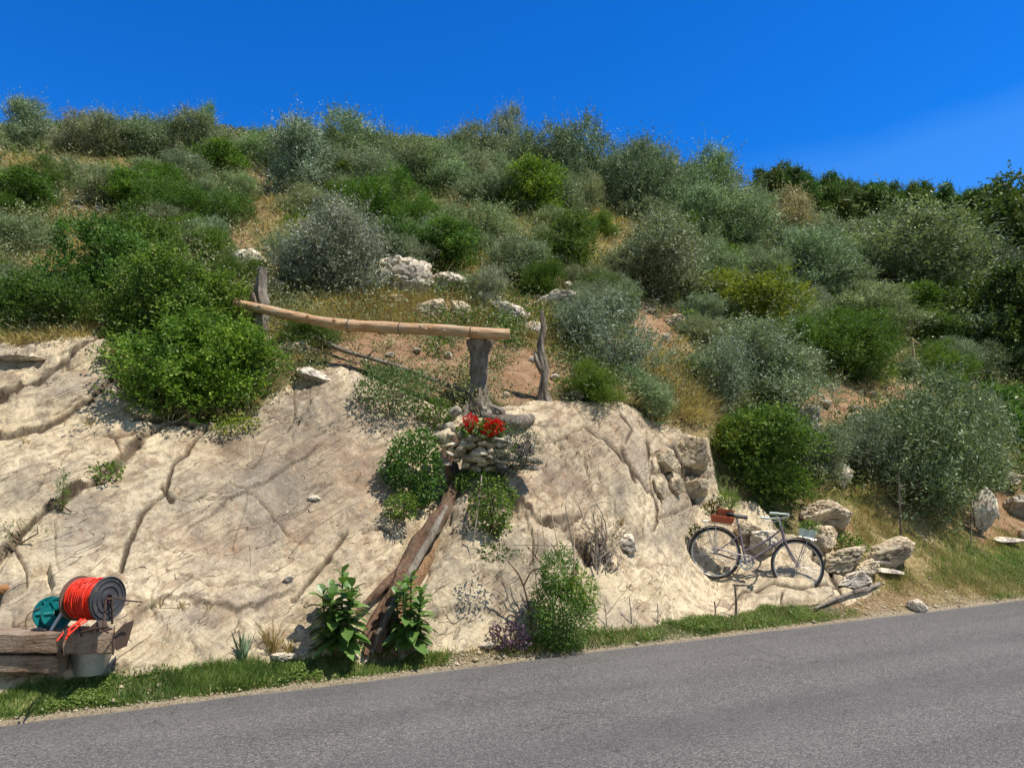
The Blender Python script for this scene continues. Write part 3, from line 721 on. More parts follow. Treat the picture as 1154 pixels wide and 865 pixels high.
for i in range(4):
    a = crown_arrays(10 + i, 22, 3300, 11, .27, .070, .019, up=1.0, rl=(.15, .34), spread=.86, droop=.05)
    PR['O'].append((mesh_only('crown', a, M['olive']), limbs_mesh('trunk', a[3], M['bark'], 40 + i)))
for i in range(3):
    a = crown_arrays(20 + i, 24, 4200, 10, .16, .054, .030, up=.6, rl=(.14, .34), spread=.88)
    PR['G'].append((mesh_only('foliage', a, M['green']), limbs_mesh('stems', a[3], M['redbark'], 50 + i, .045, multi=True)))
for i in range(3):
    a = crown_arrays(30 + i, 20, 4600, 11, .20, .065, .013, up=1.5, rl=(.18, .38), spread=.80, droop=0.); L = a[3]
    PR['B'].append((mesh_only('foliage', a, M['broom']), limbs_mesh('stems', L, M['redbark'], 60 + i, .035, multi=True)))
for i in range(3):
    a = crown_arrays(70 + i, 24, 5200, 9, .13, .060, .038, up=.3, rl=(.18, .38), spread=.78)
    PR['D'].append((mesh_only('crown', a, M['darkleaf']), limbs_mesh('trunk', a[3], M['bark'], 80 + i)))
for i in range(2):   # thin, open, twiggy young olive
    a = crown_arrays(90 + i, 9, 1000, 11, .32, .075, .019, up=1.2, rl=(.2, .36), spread=.72, openness=.15)
    PR['T'].append((mesh_only('crown', a, M['olive']), limbs_mesh('trunk', a[3], M['bark'], 95 + i, .05)))
KIND = {'O': ('olive_tree', 'tree', ('crown', 'trunk')), 'G': ('green_shrub', 'shrub', ('foliage', 'stems')), 'B': ('broom_bush', 'bush', ('foliage', 'stems')),
        'D': ('broadleaf_tree', 'tree', ('crown', 'trunk')), 'T': ('olive_sapling', 'tree', ('crown', 'trunk')), 'Y': ('yellow_shrub', 'shrub', ('foliage', 'stems')), 'S': ('silver_shrub', 'shrub', ('foliage', 'stems'))}
vrng = random.Random(5); vcount = {}
def plant(kind, px, py, wpx, hpx, label, tint=(1, 1, 1), group=None, Y=None, back=.28, name=None, cat=None):
    base = {'Y': 'G', 'S': 'O'}.get(kind, kind)
    g = G(px, py) if Y is None else P(px, py, Y)
    if Y is not None: g[2] = hgt(g[0], g[1])
    gk = 1.0 if group else (1.20 if back != .1 else 1.08)
    w_ = wpx * g[1] / F * gk; h_ = hpx * g[1] / F * gk
    y = g[1] + back * w_; x = g[0] / g[1] * y
    ps = PR[base]; vcount[base] = vcount.get(base, 0) + 1; me = ps[vcount[base] % len(ps)]
    nm, ct, parts = KIND[kind]
    z = max(g[2] - .04 * h_, hgt(x, y) - .35 * h_)
    kx = 1.08 if base != 'B' else 1.0
    e = empty(name or nm, (x, y, z), label, cat or ct, group, (0, 0, vrng.uniform(0, 6.28)), (w_ / 2 * kx * vrng.uniform(.92, 1.1), w_ / 2 * kx * vrng.uniform(.8, 1.1), h_ / 2 * (1.05 if back != .1 else .90)))
    for m_, pn in zip(me, parts):
        o = link(bpy.data.objects.new(pn, m_)); o.parent = e
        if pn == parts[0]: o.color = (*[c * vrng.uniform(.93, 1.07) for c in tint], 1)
    return e
BR = (1.25, 1.2, 1.0); YE = (1.9, 1.3, 1.2); GRY = (1.0, 1.0, 1.1); SV = (1.25, 1.22, 1.3); BRN = (1.5, 1.0, .85)
V_ = [
 # big shrubs lying over the top of the rock, left
 ('G', 210, 482, 138, 112, (1.2, 1.25, 1.0), 'big rounded bright green shrub spilling over the top edge of the rock slope'),
 ('G', 258, 466, 100, 88, (1.3, 1.25, 1.0), 'bright green right lobe of shrubbery on the rock edge, left of the pale wedge-shaped stone'),
 ('G', 180, 408, 128, 112, (1.1, 1.15, 1.1), 'mid green shrub directly above the big bright green one on the rock edge'),
 ('G', 234, 400, 86, 78, (1.35, 1.15, 1), 'yellowish green shrub touching the left log post of the rail'),
 ('G', 45, 388, 110, 78, (.85, .95, 1.1), 'dark green shrub above the upper left rock at the left edge of the picture'),
 ('G', 5, 378, 70, 62, (.85, .95, 1), 'dark green bush cut by the left picture edge above the rock'),
 ('G', 108, 352, 100, 88, (.8, .95, 1.15), 'deep green shrub up the slope behind the pale rock block on the left'),
 ('G', 158, 315, 90, 74, (1.15, 1.1, 1), 'fresh green shrub between the dark shrub and the broom below the stone heap'),
 ('B', 222, 262, 118, 68, (.85, .9, 1), 'dark green fine-leaved broom dome on the upper left slope'),
 ('G', 160, 245, 70, 50, (1.1, 1.05, 1), 'small green shrub just right of the dark stone heap'),
 ('G', 240, 300, 60, 42, (1.1, 1.1, .9), 'low green shrub under the broom dome beside the bare orange strip'),
 ('S', 30, 300, 80, 50, (.9, 1.05, .8), 'greyish green shrub on the left slope below the golden grass'),
 ('G', 25, 250, 90, 56, (.8, .85, .9), 'dull green shrub patch at the left edge below the golden grass'),
 ('S', 85, 215, 60, 36, (.9, 1, .8), 'grey green bush left of the dark stone heap'),
 # mid slope centre
 ('S', 380, 345, 112, 108, GRY, 'large silvery shrub standing behind the log rail near the left post'),
 ('S', 330, 335, 50, 62, GRY, 'narrow silvery shrub just right of the left log post'),
 ('B', 440, 270, 110, 76, (1.1, 1.1, 1), 'bright green broom dome in the middle of the slope'),
 ('G', 505, 308, 80, 56, (.8, .95, 1), 'dark green shrub directly above the white boulders'),
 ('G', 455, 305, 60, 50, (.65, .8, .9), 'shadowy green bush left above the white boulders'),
 ('B', 350, 402, 74, 44, (.85, .95, 1), 'dark green broom tucked under the log rail beside the left post'),
 ('S', 335, 228, 84, 84, GRY, 'silvery olive bush right of the bare orange strip on the slope'),
 ('S', 400, 230, 80, 60, (.85, .9, .9), 'grey green olive bush below the tallest rounded crown of the skyline'),
 ('S', 535, 285, 90, 60, (.95, 1, .85), 'olive bush in the middle of the slope above the dry grass patch'),
 ('S', 478, 222, 80, 56, (.9, .98, .8), 'greenish olive bush right of the broom in mid slope'),
 ('G', 405, 222, 60, 40, (1.6, 1.3, 1), 'small yellow green shrub above the middle broom dome'),
 ('G', 600, 250, 84, 66, (1.35, 1.2, 1), 'yellow green leafy shrub in upper mid slope left of the dark olive'),
 ('G', 635, 305, 66, 56, (.9, .9, .95), 'round dull green shrub above the small bare earth patch'),
 ('B', 672, 272, 46, 36, (1.3, 1.25, 1), 'small vivid green broom tuft on the upper slope'),
 ('S', 585, 325, 60, 50, (.9, 1, .85), 'small olive bush above the grey stump post'),
 ('S', 548, 352, 40, 44, (1, 1, 1), 'thin silvery bush just behind the right end of the log rail'),
 ('S', 560, 240, 60, 50, (.9, .95, .85), 'grey green bush left of the yellow green leafy shrub'),
 ('S', 520, 200, 70, 50, (.95, 1, .9), 'grey olive crown low on the skyline left of the tallest middle ones'),
 # mid slope right
 ('S', 745, 350, 116, 92, (1, 1.05, 1), 'wide silvery shrub in mid slope above the bare orange bank'),
 ('S', 800, 335, 70, 60, (.95, 1.05, .95), 'silvery green bush left of the yellowish shrub'),
 ('T', 690, 440, 120, 116, GRY, 'young olive tree with open crown above the rounded rock dome'),
 ('S', 650, 400, 60, 60, GRY, 'small silvery bush just right of the crooked post'),
 ('B', 672, 462, 84, 50, (1.3, 1.2, 1), 'bright green low bush at the top of the rock dome under the young olive'),
 ('S', 728, 474, 60, 50, (1, 1.05, .9), 'silvery bush at the right of the rock dome top'),
 ('Y', 835, 392, 112, 84, YE, 'yellowish green shrub with golden leaves in the middle of the right slope'),
 ('S', 720, 255, 80, 84, (.8, .85, .8), 'tall dark olive crown right of the skyline centre'),
 ('S', 820, 290, 90, 70, (.95, 1, .95), 'silvery olive bush below the skyline step'),
 ('S', 880, 292, 80, 70, BRN, 'brownish olive crown where the skyline drops to the forest'),
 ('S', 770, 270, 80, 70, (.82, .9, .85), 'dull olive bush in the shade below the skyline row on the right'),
 ('S', 925, 345, 90, 76, (.95, 1, .95), 'pale olive bush above the broad broom'),
 ('B', 955, 440, 140, 88, (1, 1.05, 1), 'broad deep green broom bush above the bare orange bank on the right'),
 ('B', 905, 410, 66, 54, (1, 1.1, 1), 'smaller green broom at the left of the broad one'),
 ('B', 1062, 440, 70, 46, (1.2, 1.2, 1), 'small bright green broom dome right of the slender post'),
 ('G', 1132, 505, 70, 62, (.9, 1.05, .9), 'green bush at the right edge of the picture above the bank'),
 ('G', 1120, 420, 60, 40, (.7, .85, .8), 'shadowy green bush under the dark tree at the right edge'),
 ('S', 862, 470, 130, 90, (1, 1.05, 1), 'wide olive crown right of the bare bank and above the glossy shrub'),
 ('T', 815, 480, 90, 96, (1, 1, 1), 'open silvery olive with dark stem leaning over the right rock blocks'),
 ('G', 862, 572, 116, 96, (1.0, 1.05, 1.1), 'glossy green shrub right behind the bicycle'),
 ('G', 822, 522, 60, 46, (1.35, 1.15, 1), 'yellow green shrub beside the big grey rock block'),
 ('S', 925, 552, 74, 64, (.85, .95, .85), 'grey green bush between the glossy shrub and the pale stones'),
 ('O', 1055, 600, 162, 152, (.72, .78, .68), 'big olive tree standing on the grassy bank at the right'),
 ('S', 985, 560, 70, 70, (.9, .95, .9), 'olive branches low at the left foot of the big bank olive'),
 ('S', 1110, 560, 60, 90, (1, 1, .95), 'thin olive bush at the right foot of the big bank olive'),
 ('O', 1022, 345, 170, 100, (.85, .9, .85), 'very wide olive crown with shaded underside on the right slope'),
 ('S', 950, 312, 90, 48, SV, 'pale olive crown left of the very wide one below the forest'),
 ('S', 1080, 314, 80, 48, SV, 'pale silvery olive crown right above the very wide one'),
 ('S', 990, 375, 110, 44, (1.1, 1.15, 1.05), 'low silvery bushes above the broad broom'),
 ('S', 1085, 405, 90, 50, (1.05, 1.1, 1), 'low silvery bush below the dark tree at the right'),
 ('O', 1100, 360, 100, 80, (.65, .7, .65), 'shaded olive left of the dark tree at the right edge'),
 ('D', 1140, 428, 124, 122, (.8, .88, .8), 'lowest of the three dark leafy crowns stacked at the right picture edge'),
 ('D', 1144, 352, 124, 118, (.85, .9, .8), 'middle one of the three dark leafy crowns at the right picture edge'),
 ('D', 1150, 290, 112, 86, (1.15, 1.12, .85), 'topmost of the three dark leafy crowns at the right edge, yellowish on top'),
 # on the rock and trunk
]
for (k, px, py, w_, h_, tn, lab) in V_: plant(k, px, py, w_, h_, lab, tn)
# skyline row of olives, left to right (row, size): each told apart by its neighbours
SKY_ = [
 (30, 166, 52, 66, 'O', (.95, 1, .95), 'small open tree standing alone at the far left of the skyline'),
 (88, 172, 64, 58, 'O', (1, 1, .95), 'grey olive right of the lone tree on the left skyline'),
 (128, 176, 58, 60, 'O', (.95, 1, .95), 'broad olive on the left skyline above the dark stone heap'),
 (172, 178, 66, 70, 'O', (.85, .9, .85), 'dense olive with a dark heart on the left skyline'),
 (212, 180, 60, 68, 'O', (.95, .95, .9), 'tall rounded olive on the left skyline beside the thin upright tip'),
 (231, 160, 20, 56, 'O', (.6, .9, .6), 'thin upright green treetop sticking out of the left skyline'),
 (256, 184, 50, 50, 'O', (.9, .95, .9), 'small loose olive right of the thin upright treetop'),
 (302, 188, 50, 54, 'O', (.8, 1, .75), 'greenish small tree on the skyline left of the flat-topped olive'),
 (345, 195, 50, 52, 'O', (.95, 1, .9), 'low olive tucked at the left of the flat-topped olive'),
 (397, 196, 96, 86, 'O', (.92, .95, .9), 'large flat-topped olive crown standing out on the skyline'),
 (450, 196, 56, 56, 'O', (1, 1.05, .9), 'low rounded olive just right of the flat-topped one'),
 (488, 196, 70, 60, 'O', (.9, 1.05, .75), 'greenish olive on the skyline left of centre'),
 (540, 200, 70, 70, 'O', (.95, .98, .9), 'low grey olive on the skyline above picture centre'),
 (572, 196, 52, 90, 'O', (1.05, 1, 1.05), 'small pale pointed olive on the skyline centre'),
 (612, 212, 72, 98, 'O', (.85, .9, .85), 'dark rounded olive right of the pale pointed one'),
 (655, 222, 86, 114, 'O', (.8, .85, .8), 'tallest dark olive crown where the skyline starts to drop'),
 (712, 226, 72, 72, 'O', (.9, .95, .9), 'low broad olive right of the tallest dark one'),
 (752, 234, 66, 80, 'O', (.95, 1, .9), 'rounded olive in the middle of the falling skyline'),
 (795, 244, 74, 92, 'O', (.9, 1, .88), 'full olive crown with pale top on the falling skyline'),
 (835, 262, 66, 76, 'O', (1, 1, .95), 'last olive of the skyline before the brownish crown'),
]
for (px, py, w_, h_, k, tn, lab) in SKY_: plant(k, px, py + 6, w_ * 1.12, h_, lab, tn, back=.1)
# fill-in bushes on the slope: smaller, nothing tells them apart
fr = random.Random(77)
BARE = SOIL + STRAW
n = 0; tries = 0; spots = []
while n < 215 and tries < 5000:
    tries += 1
    px = fr.uniform(-60, 1220); py = fr.uniform(165, 455)
    lim = np.interp(px, [0, 300, 560, 700, 800, 1000, 1154], [172, 185, 195, 225, 245, 275, 290])
    low = np.interp(px, [0, 120, 300, 400, 600, 700, 800, 860, 940, 1154], [375, 350, 330, 330, 340, 440, 440, 520, 430, 470])
    if py < lim + 14 or py > low: continue
    bare = float(blobs(np.array([px]), np.array([py]), BARE)[0])
    if bare > (.26 if px < 330 else .38): continue
    if any(abs(px - a) < 17 and abs(py - b) < 11 for a, b in spots): continue
    spots.append((px, py)); n += 1
    sz = fr.uniform(36, 72) * (1.25 if py < lim + 45 else 1); k = fr.choices('SGB', (.72, .18, .10))[0]
    far = py < lim + 55
    lab = {'S': 'small grey green olive bush among the scrub of the slope', 'G': 'small leafy green shrub among the scrub of the slope', 'B': 'small fine-leaved green broom among the scrub of the slope'}[k]
    grp = {'S': 'small olive bushes across the slope', 'G': 'small leafy shrubs across the slope', 'B': 'small brooms across the slope'}[k]
    wh = 'of the upper left slope' if px < 300 else ('above the log rail' if px < 660 else 'of the right hand slope')
    lab = lab.replace('among the scrub of the slope', 'among the scrub ' + wh); grp = grp.replace('across the slope', wh)
    v = fr.uniform(.8, 1.1); gr = fr.uniform(.78, 1.02)
    plant(k, px, py, sz, sz * fr.uniform(.6, .9), lab, (v, v * 1.03, v * gr), grp)
# far wood on the hilltop at the right
for i in range(34):
    row = i % 2; px = 868 + (i // 2) * 17.5 + (8 if row else 0) + fr.uniform(-4, 4)
    top = np.interp(px, [868, 905, 960, 1010, 1060, 1090, 1130], [212, 198, 206, 210, 216, 224, 214]) + fr.uniform(-3, 6) + row * 10
    yy = 74 - row * 12
    bot = top + 44; hh_ = fr.uniform(44, 64)
    p = P(px, bot, yy)
    g = G(px, min(bot, 245)) 
    plant('D', px, bot, fr.uniform(34, 54), hh_, 'dark green tree of the wood on the far hilltop', (.82 + fr.uniform(-.15, .25), 1.15 + fr.uniform(-.2, .2), .9), 'trees of the far hilltop wood', Y=yy, back=0)
    e = [o for o in C.objects if o.name.startswith('broadleaf_tree')][-1] if False else None
for (px, py, w_, h_, lab) in [(905, 276, 60, 34, 'leftmost'), (950, 282, 60, 32, 'second'), (1000, 286, 66, 32, 'third'), (1045, 290, 60, 32, 'fourth'), (1090, 292, 60, 32, 'rightmost')]:
    plant('S', px, py, w_ * 1.3, h_, lab + ' of the five hazy pale olives in the row below the far dark wood', SV)

# ------------------------------------------------------------------ undergrowth, grasses (stuff nobody could count)
tp = GPX.ravel(); tq = GPY.ravel(); tX, tY, tZ = GX.ravel(), GY.ravel(), GZ.ravel(); tR = GR.ravel(); tt = tdist(tX, tY); ts = sdist(tX, tY)
okv = (~tR) & (tt > .04) & (tp > -90) & (tp < 1250)
soilv = blobs(tp, tq, SOIL); strawv = blobs(tp, tq, STRAW)
area = tY * tY
KEEP = blobs(tp, tq, [(458, 318, 32, 24, 1), (502, 320, 24, 16, 1), (495, 352, 40, 16, 1), (577, 356, 22, 16, 1), (628, 344, 28, 14, 1), (284, 300, 30, 22, 1), (904, 474, 34, 24, 1), (948, 540, 22, 24, 1), (120, 364, 18, 18, 1), (430, 405, 110, 16, .9), (105, 228, 40, 20, 1), (1107, 585, 24, 30, 1), (930, 600, 50, 30, 1), (1000, 630, 50, 26, 1), (590, 430, 50, 28, .9), (355, 428, 30, 10, 1)])
def pick(wt, n, seed):
    wt = wt * np.clip(1.3 - 1.5 * KEEP, .02, 1)
    rng = np.random.RandomState(seed); c = np.cumsum(wt); idx = np.searchsorted(c, rng.rand(n) * c[-1])
    X = tX[idx] + rng.normal(size=n) * .01 * tY[idx] / 8; Y = tY[idx] + rng.normal(size=n) * .012 * tY[idx] / 8
    return idx, X, Y, rng
def hillmask(): return okv & (tq > 150) & ((tq < 480) | ((tp > 900) & (tq < 560)))
HM = hillmask()
def clumps(name, n, leaves, mat, wt, size, ll, lw, seed, shape='leaf', tint0=.45):
    idx, X, Y, rng = pick(wt, n, seed)
    S = np.repeat(tY[idx] / 12, leaves); So = np.minimum(S, 1.0) * np.maximum(S, 1) ** .35; base = np.repeat(np.stack([X, Y, tZ[idx]], 1), leaves, 0); N = len(base)
    if shape == 'leaf':
        off = unit(rng.normal(size=(N, 3))) * (rng.rand(N) ** .5)[:, None] * size; off[:, 2] = np.abs(off[:, 2]) * 1.1
        d = unit(rng.normal(size=(N, 3)) + [0, 0, .9])
    else:
        off = rng.normal(size=(N, 3)) * size * .35; off[:, 2] = 0
        d = unit(off * 2.2 / size * np.array([1, 1, 0]) + rng.normal(size=(N, 3)) * .25 + [0, 0, 1.2])
    sd = unit(np.cross(d, rng.normal(size=(N, 3)) + [0, .01, 0]))
    cl = np.repeat(vnoise(X * .9, Y * .9, 0 * X, seed) * .3 + rng.normal(size=n) * .12, leaves)
    V, Q, t = leaves_arrays(base + off * So[:, None], d, sd, ll * (So if shape == 'blade' else S ** .8) * rng.uniform(.5, 1.4, N), lw * S * rng.uniform(.7, 1.3, N), np.clip(tint0 + cl + rng.normal(size=N) * .14, 0, 1), .1 if shape == 'leaf' else .15)
    return tag(fast_mesh(name, V, Q, mat, None, {'tint': t}), kind='stuff')
M['scrub'] = mat_leaf('scrub_leaves', (.075, .10, .035), (.25, .27, .125), (.46, .42, .23), trans=.22)
wS = HM * np.clip(1 - 1.1 * soilv - .55 * strawv, 0.02, 1) * (tY / 10) ** .2
clumps('undergrowth', 7600, 60, M['scrub'], wS, .46, .065, .024, 1)
wG = HM * (np.clip(1 - 1.3 * soilv - 1.0 * strawv, 0.0, 1)) * (vnoise(tX * .35, tY * .35, 0 * tX, 8) > .1)
clumps('green_undergrowth', 1500, 70, M['green'], wG, .30, .07, .035, 2)
wD = HM * np.clip(strawv * 1.2 + .12 - soilv * .7, 0, 1)
clumps('dry_grass', 8200, 26, M['straw'], wD * np.clip((tq - np.interp(tp, [0, 300, 560, 700, 800, 1000, 1154], [172, 185, 195, 225, 245, 275, 290])) / 15, 0, 1), .24, .20, .011, 3, 'blade', .45)
wD2 = HM * np.clip(soilv * .5 + strawv * .5, 0, 1)
clumps('dry_weeds', 900, 40, M['scrub'], wD2, .16, .06, .02, 4, 'leaf', .75)
# verge between road and rock
def strip(name, n, mat, wt, hgt_, wid, seed, tint0, curve=.35):
    idx, X, Y, rng = pick(wt, n, seed)
    Z = full_h(X, Y)
    h_ = hgt_ * rng.uniform(.35, 1.25, n) * (1 + .4 * (tp[idx] < 330) * (name == 'green_grass')) * (1 + .5 * vnoise(X * 1.7, Y * 1.7, 0 * X, 5)); a = rng.rand(n) * 2 * PI; lean = rng.uniform(.1, curve * 2, n) * h_
    b = np.stack([X, Y, Z - .01], 1); dirx = np.stack([np.cos(a), np.sin(a), 0 * a], 1); sd = np.stack([-np.sin(a + .6), np.cos(a + .6), 0 * a], 1) * (wid * rng.uniform(.6, 1.3, n) * .5)[:, None]
    m1 = b + dirx * (lean * .3)[:, None]; m1[:, 2] += h_ * .55; tip = b + dirx * lean[:, None]; tip[:, 2] += h_
    V = np.stack([b - sd, b + sd, m1 + sd * .8, m1 - sd * .8, tip + sd * .12, tip - sd * .12], 1).reshape(-1, 3)
    k = np.arange(n)[:, None] * 6
    Q = np.concatenate([k + [0, 1, 2, 3], k + [3, 2, 4, 5]], 0)
    cl = vnoise(X * 2.5, Y * 2.5, 0 * X, seed) * .22 + vnoise(X * 11, Y * 11, 0 * X, seed + 1) * .22
    t = np.clip(tint0 + cl + rng.normal(size=n) * .16, 0, 1)
    return tag(fast_mesh(name, V, Q, mat, None, {'tint': np.concatenate([t, t])}), kind='stuff')
inv = okv & (tq > 640) & (tq < 830) & ((tq > 700) | (tp > 700)) & (tp < 1250) & (ts < 13)
pat = vnoise(tX * 1.1, tY * 1.1, 0 * tX, 12); pat2 = vnoise(tX * 4, tY * 4, 0 * tX, 13)
bareg = blobs(tp, tq, [(430, 722, 70, 16, 1), (985, 680, 55, 14, 1), (300, 738, 50, 8, .8), (1060, 668, 70, 10, .7), (560, 745, 60, 9, .6)])
lush = np.interp(tp, [0, 200, 420, 520, 650, 800, 900, 980, 1154], [1, 1, .75, .45, .7, .8, 1, .35, .3])
band = np.clip((tt - .012 - .04 * np.clip(pat2 * 2, 0, 1)) / .05, 0, 1)
wv = inv * band * np.clip(lush * .9 + .40 * pat - 1.1 * bareg + .6 * pat2 + .05, 0, 1)
strip('green_grass', 62000, M['grass'], wv, .048, .0065, 21, .40)
wv2 = inv * np.clip(.35 + .5 * pat2 + .5 * (1 - lush) - .5 * bareg, 0, 1) * np.clip((tt - .03) / .06, 0, 1)
strip('dry_verge_grass', 24000, M['straw'], wv2, .05, .005, 22, .35)
# clover and low leaves in the verge
idx, X, Y, rng = pick(wv * np.clip(.3 + pat2, 0, 1), 16000, 23)
d = unit(rng.normal(size=(len(X), 3)) * [1, 1, .35] + [0, 0, .25]); sd = unit(np.cross(d, [0, 0, 1.0]) + rng.normal(size=(len(X), 3)) * .3)
Vv_, Q_, t_ = leaves_arrays(np.stack([X, Y, full_h(X, Y) + rng.rand(len(X)) * .045], 1), d, sd, rng.uniform(.014, .034, len(X)), rng.uniform(.010, .022, len(X)), np.clip(.5 + rng.normal(size=len(X)) * .15, 0, .85), 0)
tag(fast_mesh('clover', Vv_, Q_, M['grass'], None, {'tint': t_}), kind='stuff')
# right bank turf: short, half dry, growing green towards the right edge
bank = okv & (tp > 905) & (tq > 540) & (tq < 672) & (tt > .1)
gr = np.clip(blobs(tp, tq, [(1130, 632, 70, 18, 1), (960, 556, 50, 14, .6), (1060, 610, 60, 14, .5)]) + .25 * pat2, 0, 1)
strip('bank_turf', 30000, M['grass'], bank * (gr + .06) * np.clip(1 - bareg, 0, 1), .05, .008, 31, .55)
strip('dry_bank_grass', 52000, M['straw'], bank * np.clip(1.1 - gr + .3 * pat - bareg, .05, 1) * np.clip(.5 + pat2, .1, 1), .055, .007, 32, .45)
# crumbs of stone and litter along the foot of the rock
idx, X, Y, rng = pick((okv & (tp > -50) & (tp < 1200) & (tq > 640)) * np.clip(.15 + bareg + .8 * np.exp(-((tt - .06) / .06) ** 2), 0, 1), 3800, 41)
Z = full_h(X, Y); s_ = rng.uniform(.004, .016, len(X)) * (1 + (rng.rand(len(X)) > .97) * 1.5)
oc = np.array([(1, 0, 0), (0, 1, 0), (-1, 0, 0), (0, -1, 0), (0, 0, .7), (0, 0, -.5)], float)
Vp = np.stack([X, Y, Z + s_ * .2], 1)[:, None] + (oc[None] * (.7 + .6 * rng.rand(len(X), 6, 1))) * s_[:, None, None]
fc = np.array([(0, 1, 4), (1, 2, 4), (2, 3, 4), (3, 0, 4), (1, 0, 5), (2, 1, 5), (3, 2, 5), (0, 3, 5)])
tag(fast_mesh('gravel', Vp.reshape(-1, 3), (np.arange(len(X))[:, None, None] * 6 + fc[None]).reshape(-1, 3), M['boulder']), kind='stuff')
# ------------------------------------------------------------------ boulders and stones
def boulder_mesh(seed, blocky=.6, sub=4, rough=.12):
    """unit stone: a ball cut by planes, then roughened"""
    import bmesh
    rng = np.random.RandomState(seed); bm = bmesh.new(); bmesh.ops.create_icosphere(bm, subdivisions=sub, radius=1.0)
    V = np.array([v.co[:] for v in bm.verts]); Fs = [[v.index for v in f.verts] for f in bm.faces]; bm.free()
    D = unit(V.copy()); nrm = unit(rng.normal(size=(14, 3)) * [1, 1, 1.1]); dist = rng.uniform(.50, .84, 14)
    r = np.full(len(V), 1.15)
    for n_, d_ in zip(nrm, dist):
        c = D @ n_; r = np.where(c > .05, np.minimum(r, d_ / np.maximum(c, .05)), r)
    blocky = min(1, blocky * .6 + .42); r = blocky * r + (1 - blocky) * .9
    V = D * r[:, None]
    q = V * 1.6 + seed
    V = V + D * (rough * fbm(q[:, 0], q[:, 1], q[:, 2], 4, seed) + rough * .55 * fbm(q[:, 0] * 3, q[:, 1] * 3, q[:, 2] * 4, 4, seed + 5) - rough * 1.2 * np.clip(1 - np.abs(fbm(q[:, 0] * 1.3, q[:, 1] * 1.3, q[:, 2] * 2.2, 3, seed + 9)) * 9, 0, 1))[:, None]
    V = V / np.abs(V).max(0)
    return V, np.array(Fs)
def stone(px, py, wpx, hpx, label, mat='boulder', seed=0, depth=.8, Y=None, dY=0., name='boulder', cat='boulder', group=None, rot=0., tilt=0., blocky=.7, rough=.12, sub=5):
    """stone whose middle is seen at (px, py)"""
    if Y is None:
        g = G(px, py + hpx * .42); Y = g[1] + dY
    kk = (1.18 if py < 480 else 1.0) if name == 'boulder' else 1.0; w_ = wpx * Y / F / 2 * kk; h_ = hpx * Y / F / 2 * kk
    c = P(px, py, Y + w_ * depth * .35)
    V, Fs = boulder_mesh(seed + 100, blocky, sub, rough)
    ca, sa = math.cos(rot), math.sin(rot)
    V = V * [w_, w_ * depth, h_]
    V = V @ np.array([[math.cos(tilt), 0, math.sin(tilt)], [0, 1, 0], [-math.sin(tilt), 0, math.cos(tilt)]])
    V = V @ np.array([[ca, sa, 0], [-sa, ca, 0], [0, 0, 1]])
    o = fast_mesh(name, V, Fs, M[mat], None, None, True); o.location = c
    o.data.set_sharp_from_angle(angle=R(32))
    return tag(o, label, cat, group)
